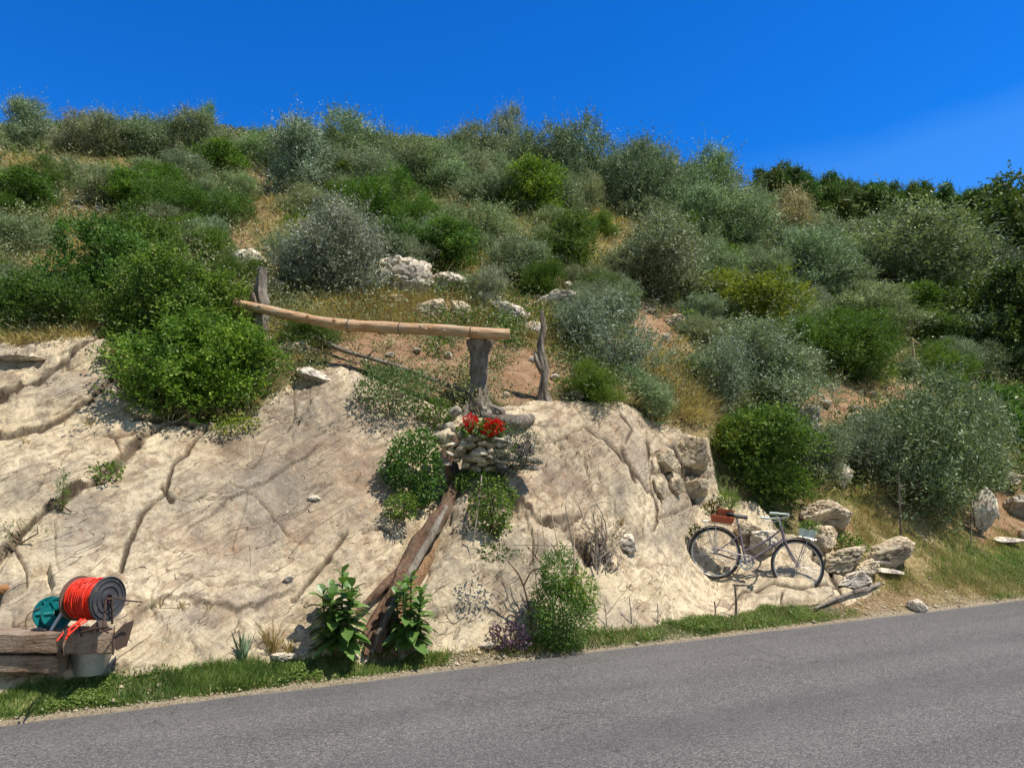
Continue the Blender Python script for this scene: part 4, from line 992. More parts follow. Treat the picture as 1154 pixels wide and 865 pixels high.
ST = [
 (784, 514, 50, 50, 'big grey rounded block at the upper right corner of the rock, above the bicycle', 'boulder', dict(seed=1, blocky=1, rough=.06)),
 (785, 552, 38, 26, 'squared pale block wedged under the big grey one on the right of the rock', 'boulder', dict(seed=2, blocky=1, rough=.05)),
 (760, 548, 22, 22, 'small squared block between two joints left of the block under the big grey one', 'boulder', dict(seed=3, blocky=1, rough=.05)),
 (743, 551, 20, 26, 'narrow tilted block, leftmost of the jointed blocks on the rock', 'boulder', dict(seed=4, blocky=1, tilt=.3, rough=.05)),
 (748, 520, 38, 30, 'flat-faced block left of the big grey one at the rock edge', 'boulder', dict(seed=5, blocky=1, rough=.05)),
 (458, 318, 64, 46, 'largest white boulder on the slope, behind the middle of the log rail', 'white_stone', dict(seed=6, blocky=.5)),
 (506, 321, 48, 30, 'white boulder just right of the largest one behind the rail', 'white_stone', dict(seed=7, blocky=.6)),
 (487, 351, 40, 26, 'grey white stone below the two white boulders, just above the rail', 'boulder', dict(seed=8)),
 (520, 352, 32, 26, 'small grey stone next to the one just above the rail', 'boulder', dict(seed=9)),
 (578, 355, 36, 27, 'pale angular stone right above the right end of the log rail', 'white_stone', dict(seed=10, blocky=.85)),
 (440, 338, 30, 18, 'half sunken grey white stone below the left side of the largest white boulder', 'boulder', dict(seed=44)),
 (548, 340, 30, 24, 'pale stone between the pair above the rail and the angular one', 'white_stone', dict(seed=45)),
 (604, 372, 24, 20, 'pale stone left of the crooked post top', 'white_stone', dict(seed=46)),
 (365, 300, 34, 18, 'cream rock showing through the large silvery shrub', 'white_stone', dict(seed=47)),
 (628, 342, 46, 24, 'flat pale rock behind the top of the crooked post', 'white_stone', dict(seed=11)),
 (284, 297, 40, 30, 'ragged white boulder behind the left log post', 'white_stone', dict(seed=12, blocky=.5)),
 (308, 322, 24, 22, 'grey white stone right of the left log post', 'boulder', dict(seed=13)),
 (120, 362, 22, 26, 'upright pale block beside the shrub on the upper left rock', 'white_stone', dict(seed=14, blocky=.85)),
 (352, 424, 42, 18, 'smooth pale wedge-shaped stone at the top of the rock below the fallen pole', 'white_stone', dict(seed=15, tilt=-.35, blocky=.4)),
 (326, 396, 40, 22, 'grey stone at the foot of the left log post', 'boulder', dict(seed=16, tilt=.3)),
 (303, 384, 18, 12, 'little pale stone between the left log post and the fallen pole', 'white_stone', dict(seed=17)),
 (904, 472, 44, 34, 'cream boulder on the right slope between the wide olive and the orange bank', 'white_stone', dict(seed=18, blocky=.6)),
 (948, 537, 28, 34, 'cream rock beside the grey green bush on the right slope', 'white_stone', dict(seed=19, blocky=.7)),
 (1107, 580, 30, 62, 'tall cream rock slab in the bank behind the thin right stake', 'white_stone', dict(seed=20, blocky=.8)),
 (1130, 609, 40, 9, 'flat white stone lying in the grass at the right edge', 'white_stone', dict(seed=21)),
 (1152, 602, 16, 14, 'small reddish stone cut by the right picture edge', 'boulder', dict(seed=22)),
 (930, 582, 60, 38, 'weathered grey white boulder right of the bicycle handlebar', 'boulder', dict(seed=23, blocky=.55)),
 (925, 606, 44, 30, 'pinkish grey stone under the weathered boulder right of the handlebar', 'boulder', dict(seed=24)),
 (860, 612, 36, 34, 'pale pointed rock behind the bicycle frame', 'white_stone', dict(seed=25, blocky=.6, dY=.0, tilt=-.2)),
 (842, 598, 30, 30, 'grey rock behind the bicycle saddle', 'boulder', dict(seed=26)),
 (1000, 624, 66, 28, 'long grey white stone above the thin flat slabs near the stick', 'boulder', dict(seed=27, tilt=.42, blocky=.55)),
 (950, 628, 54, 24, 'broad low ledge stone between the front wheel and the round dark green plant', 'boulder', dict(seed=61, tilt=.25, blocky=.9)),
 (976, 640, 46, 22, 'low ledge stone above the bent branch, left of the thin flat slabs', 'boulder', dict(seed=62, tilt=.3, blocky=.9)),
 (962, 652, 46, 18, 'broad pale stone sloping down from the front wheel towards the stick', 'white_stone', dict(seed=28, tilt=.3)),
 (990, 633, 34, 8, 'thin flat slab stacked below the long grey white stone', 'white_stone', dict(seed=29, blocky=.8)),
 (1000, 643, 34, 8, 'lower of the thin flat slabs under the long grey white stone', 'white_stone', dict(seed=30, blocky=.8)),
 (1033, 682, 22, 16, 'small pale stone alone near the road at the right', 'white_stone', dict(seed=31)),
 (318, 739, 34, 9, 'flat white stone in the verge left of the left leafy plant', 'white_stone', dict(seed=32, blocky=.5)),
 (338, 737, 12, 6, 'tiny white stone next to the flat one in the verge', 'white_stone', dict(seed=33)),
 (705, 612, 26, 22, 'pale squared stone right of the grey roots on the rock', 'white_stone', dict(seed=34, blocky=.8)),
 (548, 727, 24, 9, 'small pale stone at the foot of the rock beside the purple plant', 'white_stone', dict(seed=35)),
 (356, 562, 18, 9, 'small pale chip resting on the rock near its middle', 'white_stone', dict(seed=36)),
 (325, 652, 14, 11, 'tiny white stone in the crack of the rock left of the leafy plant', 'white_stone', dict(seed=37)),
 (650, 444, 22, 14, 'small white stone at the foot of the crooked post', 'white_stone', dict(seed=38, blocky=.8)),
 (1128, 540, 44, 26, 'pinkish rock in the bare bank at the right edge', 'boulder', dict(seed=39)),
 (1148, 570, 36, 30, 'reddish brown rock at the right edge under the green bush', 'grey_stone', dict(seed=40)),
 (760, 362, 24, 14, 'pale orange stone on the bare bank in mid slope', 'boulder', dict(seed=41)),
 (20, 404, 60, 12, 'long low pale rock along the grass at the upper left', 'white_stone', dict(seed=42)),
 (960, 470, 26, 10, 'reddish flat stone on the bare bank below the broad broom', 'boulder', dict(seed=43)),
]
for (px, py, w_, h_, lab, mt, kw) in ST: stone(px, py, w_, h_, lab, mt, **kw)
# heap of dark stones on the upper left slope
hr = random.Random(3)
for i in range(12):
    stone(82 + hr.uniform(0, 46), 218 + hr.uniform(-2, 22), hr.uniform(14, 26), hr.uniform(6, 11), 'flat reddish grey stone of the dark heap on the upper left slope', 'grey_stone', seed=50 + i, name='stone', cat='stone', group='flat stones of the dark heap on the slope', rot=hr.uniform(0, 3), sub=3)
# loose stones on the bare patches
LOOSE = [(440, 400), (470, 395), (505, 400), (600, 405), (570, 445), (625, 425), (735, 350), (750, 380), (738, 395), (930, 455), (960, 460), (985, 445), (1000, 460), (700, 410), (760, 455), (770, 440), (290, 262), (300, 280), (640, 322), (660, 318),
         (450, 345), (470, 362), (560, 370), (590, 372), (605, 335), (380, 375), (1065, 480), (940, 500), (915, 500), (1050, 350), (355, 395), (410, 405), (495, 480), (480, 492), (510, 470), (475, 470)]
for i, (px, py) in enumerate(LOOSE):
    stone(px, py, hr.uniform(9, 20), hr.uniform(6, 11), 'small loose pale stone lying on the bare earth of the slope', hr.choice(['boulder', 'white_stone', 'grey_stone']), seed=80 + i, name='stone', cat='stone', group='loose stones on the bare earth', rot=hr.uniform(0, 3), sub=3)

# ------------------------------------------------------------------ log rail and its posts
def surf_pts(px_list, lift=0.0, toward=0.0):
    r = []
    for q in px_list:
        g = G(q[0], q[1]); g = g * 1.0; Y = g[1] - (q[2] if len(q) > 2 else toward); p = P(q[0], q[1], Y); p[2] += lift; r.append(p)
    return r
def smooth_path(pts, n=6):
    pts = [np.array(p, float) for p in pts]; out = []
    for i in range(len(pts) - 1):
        p0 = pts[max(i - 1, 0)]; p1 = pts[i]; p2 = pts[i + 1]; p3 = pts[min(i + 2, len(pts) - 1)]
        for k in range(n):
            t = k / n; out.append(.5 * ((2 * p1) + (-p0 + p2) * t + (2 * p0 - 5 * p1 + 4 * p2 - p3) * t * t + (-p0 + 3 * p1 - 3 * p2 + p3) * t ** 3))
    return out + [pts[-1]]
def rad_path(rs, m):
    return list(np.interp(np.linspace(0, 1, m), np.linspace(0, 1, len(rs)), rs))
def limb(pts, rs, n=12, wob=.1, seed=0, k=6):
    sp = smooth_path(pts, k); mb = MB(); mb.tube(sp, rad_path(rs, len(sp)), n, wob, seed); return mb
gl = G(293, 392); YL = gl[1]; gr_ = G(540, 464); YR = gr_[1]; gc_ = G(614, 452); YC = gc_[1]
def local_build(mb, name, label, cat, mat, parts=(), group=None, base=None):
    """put a thing at its base with its main mesh and further meshes as parts"""
    b = np.array(base if base is not None else mb.v[0], float)
    e = empty(cat_name(name), b, label, cat, group)
    for (m_, nm, mt) in [(mb, parts[0], mat)] + list(parts[1:]):
        o = m_.build(nm, mt, e); me = o.data
        co = np.empty(len(me.vertices) * 3, np.float32); me.vertices.foreach_get('co', co); co = co.reshape(-1, 3) - b.astype(np.float32); me.vertices.foreach_set('co', co.ravel()); me.update()
    return e
def cat_name(n): return n
# left post: stubby forked log
mb = limb([P(291, 402, YL), P(293, 375, YL), P(295, 345, YL), P(294, 325, YL), P(297, 302, YL)], [.115, .10, .10, .075, .07], 22, .2, 1)
mb.tube([P(292, 352, YL - .03), P(286, 338, YL - .08), P(284, 330, YL - .1)], [.05, .045, .03], 8, .15, 2)
o = mb.build('log_post', M['bark']); tag(o, 'gnarled grey log post at the left end of the rail, beside the green shrub', 'post')
# right post: old olive stump with a spreading foot
mb = limb([P(541, 472, YR), P(540, 455, YR + .02), P(540, 430, YR + .02), P(540, 408, YR + .02), P(540, 382, YR + .02)], [.21, .14, .105, .11, .14], 28, .22, 3)
mb.tube([P(546, 398, YR), P(550, 388, YR), P(552, 380, YR)], [.06, .07, .05], 9, .12, 4)
e = local_build(mb, 'stump_post', 'grey split stump under the right part of the rail, above the red flowers', 'post', M['bark'], ('trunk',), base=P(541, 468, YR))
kn = MB()
for i, (a, b, r) in enumerate([((530, 455), (520, 476), .05), ((543, 455), (548, 478), .06), ((552, 458), (566, 474), .05), ((535, 462), (533, 480), .05)]):
    kn.tube(smooth_path([P(a[0], a[1], YR), P((a[0] + b[0]) / 2, (a[1] + b[1]) / 2 - 2, YR - .13), P(b[0], b[1], YR - .22)], 4), rad_path([r, r * 1.1, r * .5], 9), 9, .15, i)
o = kn.build('root', M['bark'], e); 
me = o.data; co = np.empty(len(me.vertices) * 3, np.float32); me.vertices.foreach_get('co', co); me.vertices.foreach_set('co', (co.reshape(-1, 3) - np.array(e.location, np.float32)).ravel()); me.update()
# crooked third post, taller
mb = limb([P(616, 462, YC), P(612, 440, YC), P(614, 415, YC), P(609, 390, YC), P(612, 370, YC), P(610, 350, YC)], [.12, .062, .052, .045, .036, .022], 22, .2, 5)
mb.tube(smooth_path([P(612, 420, YC), P(606, 408, YC - .03), P(603, 396, YC)], 4), rad_path([.05, .04, .02], 9), 8, .15, 6)
mb.tube(smooth_path([P(616, 455, YC), P(630, 460, YC - .1), P(640, 466, YC - .1)], 4), rad_path([.06, .045, .02], 9), 8, .15, 7)
tag(mb.build('crooked_post', M['bark']), 'tall crooked grey trunk post right of the end of the rail', 'post')
# the rail: long peeled trunk with knots and wire ties
YB = YL - .16; YE_ = YR - .16
rp = [P(264, 341, YB + .05), P(290, 347, YB), P(330, 356, YB - .02), P(385, 366, YB + (YE_ - YB) * .4), P(440, 369, YB + (YE_ - YB) * .6), P(500, 372, YB + (YE_ - YB) * .8), P(540, 375, YE_), P(574, 377, YE_ + .04)]
mb = limb(rp, [.052, .062, .068, .074, .078, .072, .074, .068], 22, .07, 8, 9)
kr = np.random.RandomState(6)
for q in range(9):
    i_ = kr.randint(0, len(rp) - 1); u_ = kr.rand(); k_ = rp[i_] * (1 - u_) + rp[i_ + 1] * u_; mb.ball(k_ + np.array([0, -.055, kr.uniform(-.02, .05)]), (.028, .02, .022), 5)
e = local_build(mb, 'log_rail', 'long peeled orange brown tree trunk laid as a rail across the posts', 'rail', M['log'], ('log',), base=P(290, 347, YB))
M['wire'] = mat_paint('wire', (.10, .09, .085), .6, .6)
M['cutwood'] = mat_wood('cut_wood_end', (.40, .25, .14), (.62, .45, .28), (1, 1, 1), 20)
def ring(mb, c, ax, r, rr, n=20):
    u, v = frame_of(np.array(ax, float)); c = np.array(c)
    mb.tube([c + (u * math.cos(a) + v * math.sin(a)) * r for a in np.linspace(0, 2 * PI, n, endpoint=False)], rr, 5, closed=True)
axr = P(540, 375, YE_) - P(500, 372, YB + (YE_ - YB) * .8)
def child_world(mb, name, mat, par):
    o = mb.build(name, mat, par); me = o.data
    co = np.empty(len(me.vertices) * 3, np.float32); me.vertices.foreach_get('co', co); me.vertices.foreach_set('co', (co.reshape(-1, 3) - np.array(par.location, np.float32)).ravel()); me.update(); return o
for (px, py) in ((531, 374.5), (451, 369.5), (393, 366.5)):
    f_ = (px - 290) / 250; wr = MB(); ring(wr, P(px, py, YB + (YE_ - YB) * min(1, f_ ** .8 if f_ > 0 else 0)), axr, .088, .005); child_world(wr, 'wire_tie', M['wire'], e)
# fallen grey pole
gp = surf_pts([(312, 372), (345, 384), (385, 402), (415, 411), (445, 420), (490, 437), (528, 452)], .10, .06)
mb = limb(gp, [.028, .034, .034, .03, .032, .03, .022], 10, .1, 9)
mb.tube([gp[3], gp[3] + np.array([.05, -.05, .07])], [.015, .008], 6)
tag(mb.build('fallen_pole', M['bark']), 'thin grey pole lying aslant on the ground under the rail', 'pole')
# twisting trunk that climbs the gully
def on_surf(px, py, lift): 
    g = G(px, py); return P(px, py, g[1] - lift)
tp_ = [(424, 735, .02), (432, 700, .10), (447, 660, .16), (466, 622, .18), (490, 590, .16), (506, 560, .16), (511, 535, .14), (506, 508, .16), (515, 490, .12), (532, 474, .05)]
pts = [on_surf(*q) for q in tp_]
mb = limb(pts, [.055, .055, .06, .08, .085, .065, .06, .07, .07, .06], 24, .25, 11, 8)
e = local_build(mb, 'leaning_tree', 'twisted brown tree trunk leaning up the gully of the rock below the red flowers', 'tree', M['redbark'], ('trunk',), base=pts[0])
b2 = MB(); b2.tube(smooth_path([on_surf(418, 735, .03), on_surf(438, 690, .17), on_surf(462, 645, .24), on_surf(488, 600, .25), on_surf(503, 570, .23)], 7), rad_path([.03, .035, .035, .04, .02], 29), 9, .12, 12)
child_world(b2, 'bark_strip', M['bark'], e)
b3 = MB()
for i, pp in enumerate([[(470, 610), (452, 640), (430, 662), (402, 690)], [(450, 655), (425, 690), (408, 720)], [(440, 690), (450, 712), (462, 735)], [(436, 700), (420, 715), (412, 738)]]):
    b3.tube(smooth_path([on_surf(a, b, .08) for a, b in pp], 5), rad_path([.05, .04, .02], 5 * (len(pp) - 1) + 1), 8, .15, 20 + i)
child_world(b3, 'root', M['redbark'], e)
# dead lying log at the stump foot
gp = [on_surf(546, 470, .08), on_surf(565, 474, .12), on_surf(585, 476, .12), on_surf(600, 470, .08)]
mb = limb(gp, [.06, .10, .10, .05], 14, .12, 13); mb.tube(smooth_path([gp[1], gp[1] + [.0, -.02, .12], gp[1] + [-.09, 0, .17]], 4), rad_path([.05, .04, .015], 9), 8, .15, 3)
tag(mb.build('dead_log', M['bark']), 'short bleached dead log lying behind the red flowers', 'log')

# ------------------------------------------------------------------ stone nest planter with red flowers
YN = G(545, 532)[1] - .12
nr = random.Random(8)
pe = empty('stone_planter', P(555, 530, YN), 'planter of heaped flat pebbles on the leaning trunk, holding the red flowers', 'planter')
def nest_stone(px, py, w_, h_, dy, seed, mat, tilt=0):
    V, Fs = boulder_mesh(seed, .7, 3, .10); c = P(px, py, YN + dy)
    V = V * [w_ * YN / F / 2, w_ * YN / F / 2 * .8, h_ * YN / F / 2]
    V = V @ np.array([[math.cos(tilt), 0, math.sin(tilt)], [0, 1, 0], [-math.sin(tilt), 0, math.cos(tilt)]])
    o = fast_mesh('stone', V + c - np.array(pe.location), Fs, M[mat], pe, None, True)
ns = [(500, 494, 24, 22, -.02, .2), (518, 508, 14, 22, -.05, -.5), (534, 494, 30, 8, -.06, .1), (548, 500, 26, 7, -.08, -.1), (530, 502, 18, 8, -.1, .1), (540, 509, 20, 8, -.1, 0), (552, 509, 14, 7, -.1, .2), (536, 516, 26, 9, -.08, -.1), (545, 520, 18, 7, -.06, 0), (526, 521, 12, 9, -.04, .3),
      (560, 500, 16, 8, -.06, .1), (565, 510, 15, 10, -.05, .2), (562, 520, 16, 8, -.02, 0), (576, 515, 18, 9, -.03, -.1), (588, 518, 20, 7, 0, -.1), (600, 519, 24, 6, .02, -.1), (594, 526, 26, 6, .03, -.05), (582, 527, 18, 7, .02, 0), (588, 508, 16, 12, .0, .4), (596, 503, 12, 12, .04, .2),
      (520, 490, 14, 10, .02, 0), (544, 488, 16, 7, -.02, 0), (572, 502, 14, 10, -.02, .3), (552, 528, 16, 7, -.01, 0), (508, 482, 14, 14, .04, 0), (514, 462, 16, 12, .12, 0), (536, 528, 14, 8, -.02, 0), (524, 498, 10, 8, -.07, 0)]
for i, (a, b, w_, h_, dy, tl) in enumerate(ns): nest_stone(a, b, w_ * 1.12, h_ * 1.2, dy, 300 + i, nr.choice(['white_stone', 'boulder', 'boulder', 'grey_stone']), tl)
for i in range(46):
    a_ = nr.uniform(500, 572); nest_stone(a_, 489 + nr.uniform(0, 38) + (a_ - 535) * .05, nr.uniform(8, 15), nr.uniform(4, 8), nr.uniform(-.13, -.05), 400 + i, nr.choice(['white_stone', 'boulder', 'boulder', 'grey_stone']), nr.uniform(-.3, .3))
sl = MB(); sl.ball(P(552, 508, YN + .12), (.46, .20, .13), 8); o = child_world(sl, 'soil', M['soil'], pe)
# little leafy things: generic clump builder in world units
def leaf_clump(name, label, cat, cpx, py, wpx, hpx, Y, mat, n, ll, lw, seed, tint0=.5, up=.3, stems=None, color=None, group=None, parent=None, fill=.75, pname='leaves', flat=.8):
    rng = np.random.RandomState(seed); w_ = wpx * Y / F / 2; h_ = hpx * Y / F / 2
    c0 = P(cpx, py, Y)
    q = unit(rng.normal(size=(n, 3))) * ((1 - fill) + fill * rng.rand(n, 1) ** .45)
    lump = vnoise(q[:, 0] * 2.4, q[:, 1] * 2.4, q[:, 2] * 2.4, seed); q = q * (1 + .28 * lump[:, None])
    keep = lump > -.5; q = q[keep]; lump = lump[keep]; n = len(q)
    c = q * [w_, w_ * flat, h_]; d = unit(unit(q) + rng.normal(size=(n, 3)) * .7 + [0, 0, up]); sd = unit(np.cross(d, rng.normal(size=(n, 3))))
    V, Qq, t = leaves_arrays(c + c0, d, sd, ll * rng.uniform(.6, 1.3, n), lw * rng.uniform(.7, 1.2, n), np.clip(tint0 + .25 * lump + rng.normal(size=n) * .15, 0, 1), .1)
    if parent is None:
        base = P(cpx, py + hpx * .5, Y); e = empty(name, base, label, cat, group)
    else: e = parent
    o = fast_mesh(pname, V - np.array(e.location), Qq, mat, e, {'tint': t})
    if color: o.color = (*color, 1)
    if stems:
        sm = MB()
        for k in range(stems):
            tip = c0 + unit(rng.normal(size=3) + [0, 0, .4]) * [w_, w_ * flat, h_] * .8; b = P(cpx, py + hpx * .5, Y) + rng.normal(size=3) * [.03, .03, 0]
            sm.tube([b, (b + tip) / 2 + rng.normal(size=3) * w_ * .12, tip], [.009, .007, .003], 5)
        child_world(sm, 'stems', M['redbark'], e)
    return e
M['red'] = mat_leaf('red_petals', (.35, .003, .004), (.85, .012, .010), (.9, .08, .05), rough=.5, trans=.25)
M['succ'] = mat_leaf('succulent_leaves', (.05, .07, .04), (.16, .19, .12), (.3, .26, .2), rough=.4, trans=.1)
ge = leaf_clump('geranium', 'red geranium in full bloom in the pebble planter', 'flower', 545, 486, 60, 26, YN + .02, M['green'], 900, .045, .04, 5, .35, stems=6)
for (a, b, w_, h_, dy, n) in ((531, 478, 15, 24, -.08, 420), (553, 482, 20, 20, -.12, 560), (562, 480, 12, 14, -.08, 240), (545, 484, 10, 8, -.12, 120)):
    leaf_clump('', '', '', a, b, w_, h_, YN + dy, M['red'], n, .026, .022, int(a), .45, parent=ge, pname='flower_head', fill=.5)
leaf_clump('succulent', 'dark trailing succulent with pale rosettes at the right of the pebble planter', 'plant', 582, 503, 56, 54, YN - .05, M['succ'], 2600, .030, .014, 9, .45, stems=5)
leaf_clump('', '', '', 592, 506, 18, 18, YN - .08, M['purple'], 240, .03, .02, 10, .7, parent=[o for o in C.objects if o.name == 'succulent'][0], pname='rosettes')
leaf_clump('green_shrub', 'green shrub on the rock edge at the lower end of the fallen pole', 'shrub', 440, 440, 92, 58, G(440, 455)[1] - .1, M['olive'], 3600, .05, .018, 31, .35, up=.5, stems=9, color=(.62, .78, .42), fill=.8)
leaf_clump('green_shrub', 'small dark shrub between the rock-edge shrub and the stump post', 'shrub', 492, 466, 40, 34, G(492, 475)[1] - .05, M['green'], 900, .045, .022, 32, .4, up=.5, stems=5)
leaf_clump('green_shrub', 'dark green bush hanging left of the trunk, under the pebble planter', 'shrub', 465, 530, 70, 92, G(465, 530)[1] - .25, M['green'], 5200, .042, .026, 12, .42, up=0, stems=8, color=(.85, 1, 1.2))
leaf_clump('green_shrub', 'small ragged green bush at the foot of the dark hanging one', 'shrub', 452, 570, 40, 30, G(452, 575)[1] - .2, M['green'], 900, .036, .022, 13, .5, up=0, stems=4, color=(1.1, 1, .9))
leaf_clump('green_shrub', 'loose trailing plant hanging below the pebble planter, right of the trunk', 'plant', 556, 572, 50, 62, G(556, 572)[1] - .22, M['green'], 1700, .036, .024, 14, .55, up=-.2, stems=7, color=(1.1, 1.05, 1))
leaf_clump('green_shrub', 'dark leaves in the hollow right under the pebbles of the planter', 'plant', 538, 543, 66, 34, YN + .0, M['green'], 2200, .034, .022, 15, .3, up=-.2, stems=4, color=(.8, .85, .8))
# stake hanging by the trailing plant
mb = MB(); mb.tube([on_surf(543, 535, .3), on_surf(539, 570, .3), on_surf(533, 615, .08)], [.008, .007, .006], 6)
tag(mb.build('cane', M['bark']), 'thin dark cane hanging from the planter past the trailing plant', 'cane')

# ------------------------------------------------------------------ big-leaved plants at the foot
def big_leaf_plant(px, py, wpx, hpx, label, seed):
    rng = np.random.RandomState(seed); g = G(px, py); g = P(px, py, g[1] - .08); Y = g[1]; H = hpx * Y / F; W = wpx * Y / F / 2
    e = empty('leafy_plant', g, label, 'plant'); V = []; Fq = []; T = []
    def leaf(b, d, L, Wd, droop):
        d = d / np.linalg.norm(d); s = np.cross(d, [0, 0, 1.0]); s /= np.linalg.norm(s) + 1e-6; up_ = np.cross(s, d)
        pr = [0.12, .62, .98, 1.0, .72, .06]; o0 = len(V); t = rng.uniform(.3, .75); tw = rng.uniform(-.3, .3)
        for i, q in enumerate(pr):
            u = i / 5; c = b + d * L * u + np.array([0, 0, -1]) * droop * L * u * u
            ss = s * math.cos(tw) + up_ * math.sin(tw)
            for k in (-1, 0, 1): V.append(c + ss * k * q * Wd / 2 + up_ * abs(k) * Wd * .12)
        for i in range(5):
            for k in range(2): a = o0 + i * 3 + k; Fq.append((a, a + 1, a + 4, a + 3)); T.append(t + rng.uniform(-.05, .05))
    ns_ = 7; st_ = MB()
    for j in range(ns_):
        a0 = 2 * PI * j / ns_ + rng.rand(); off = np.array([math.cos(a0), math.sin(a0), 0]) * W * (.38 if j else 0); hh = H * (.98 if j == 0 else rng.uniform(.55, .85))
        top = off * 1.5 + [0, 0, hh * .86]; st_.tube([off * .3, (off + top) / 2, top], [.013, .011, .006], 6)
        nl = 19
        for i in range(nl):
            u = .12 + .88 * (i / (nl - 1)); p = off * .3 + (top - off * .3) * u; a = i * 2.4 + a0 + rng.uniform(-.3, .3); el_ = -.1 + 1.2 * u ** 2.2 + rng.uniform(-.15, .15)
            L = W * rng.uniform(.68, .95) * (1.0 - .30 * u)
            leaf(p, np.array([math.cos(a) * math.cos(el_), math.sin(a) * math.cos(el_), math.sin(el_)]), L, L * .46, .38)
    fast_mesh('leaves', np.array(V), np.array(Fq), M['bigleaf'], e, {'tint': np.clip(T, 0, 1)}, True); st_.build('stems', M['bigleaf'], e)
M['bigleaf'] = mat_leaf('broad_leaves', (.045, .10, .02), (.14, .25, .055), (.28, .36, .11), rough=.4, trans=.22, spec=.5)
big_leaf_plant(384, 729, 74, 92, 'broad-leaved green plant at the foot of the rock, left of the leaning trunk', 1)
big_leaf_plant(462, 727, 62, 86, 'broad-leaved green plant at the foot of the rock, right of the leaning trunk', 2)
def blades(name, label, cat, px, py, hpx, n, wid, mat, seed, spread=.5, kmin=.5, tint0=.5, stiff=False, pname='leaves', group=None):
    rng = np.random.RandomState(seed); g = G(px, py); Y = g[1]; H = hpx * Y / F; V = []; Fq = []; T = []
    for i in range(n):
        a = rng.rand() * 6.28; ln = rng.uniform(kmin, 1) * H; le = rng.rand() * spread; d = np.array([math.cos(a) * le, math.sin(a) * le, 1]); d /= np.linalg.norm(d)
        s = np.array([-math.sin(a + .8), math.cos(a + .8), 0]) * wid / 2; b = np.array([rng.normal() * .02, rng.normal() * .02, -.01]); o0 = len(V)
        for u, k in ((0, .8), (.35, 1), (.7, .7), (1, .08)):
            c = b + d * ln * u + (0 if stiff else 1) * np.array([math.cos(a), math.sin(a), -.4]) * ln * .3 * u * u; V += [c - s * k, c + s * k]
        for q in range(3): Fq.append((o0 + 2 * q, o0 + 2 * q + 1, o0 + 2 * q + 3, o0 + 2 * q + 2)); T.append(np.clip(tint0 + rng.normal() * .12, 0, 1))
    e = empty(name, g, label, cat, group); fast_mesh(pname, np.array(V), np.array(Fq), mat, e, {'tint': np.array(T)}); return e
M['agave'] = mat_leaf('spiky_leaves', (.06, .11, .06), (.16, .24, .13), rough=.4, trans=.1)
blades('spiky_plant', 'small grey green spiky plant left of the dry tuft at the rock foot', 'plant', 273, 744, 42, 22, .022, M['agave'], 3, .7, .5, .5, True)
blades('dry_grass_tuft', 'dry brown grass tuft between the spiky plant and the left leafy plant', 'grass tuft', 308, 735, 50, 70, .008, M['straw'], 4, .4, .3, .2)
blades('dry_grass_tuft', 'low straw tuft just right of the dry brown one', 'grass tuft', 326, 735, 26, 50, .008, M['straw'], 5, .8, .3, .3)
for i, (px, py, h_, lab) in enumerate([(178, 682, 14, 'tiny dry grass tuft on the rock right of the cable reel'), (206, 684, 12, 'second tiny dry tuft on the rock, further right of the cable reel'), (236, 686, 10, 'third tiny dry tuft on the rock, furthest right of the cable reel'), (100, 478, 18, 'wispy tuft in the upper left crack of the rock'), (30, 498, 14, 'brownish wispy tuft at the left in the crack of the rock'), (700, 590, 20, 'dry tuft above the pale squared stone')]):
    blades('dry_grass_tuft', lab, 'grass tuft', px, py, h_, 26, .006, M['straw'], 10 + i, 1.0, .3, .3)
leaf_clump('tall_weed', 'slender feathery green stalk rising from the long crack at the left', 'plant', 71, 552, 15, 50, G(70, 575)[1] - .03, M['green'], 420, .034, .008, 20, .5, up=1.2, stems=3)
leaf_clump('crack_plant', 'sparse brownish weeds along the lower end of the long crack', 'plant', 28, 600, 60, 26, G(28, 606)[1] - .03, M['scrub'], 330, .03, .008, 19, .55, up=1., stems=6)
leaf_clump('crack_plant', 'small leafy green plant sprouting in the long crack of the rock', 'plant', 121, 534, 38, 26, G(121, 534)[1] - .03, M['green'], 420, .045, .022, 21, .6, up=.6, stems=5)
leaf_clump('crack_plant', 'strip of low yellow green creeper along the rock under the big bright shrub', 'plant', 262, 478, 62, 22, G(262, 478)[1] - .05, M['green'], 1100, .035, .024, 22, .75, stems=5, color=(1.3, 1.1, 1))
leaf_clump('crack_plant', 'round dark green plant in the gap of the stones right of the front wheel', 'plant', 957, 615, 36, 30, G(957, 615)[1] - .05, M['green'], 700, .05, .022, 23, .45, up=.5, stems=5)
leaf_clump('purple_plant', 'low purple leaved plant at the rock foot left of the bushy green column', 'plant', 574, 716, 48, 30, G(574, 722)[1] - .06, M['purple'], 700, .032, .022, 24, .5, stems=6)
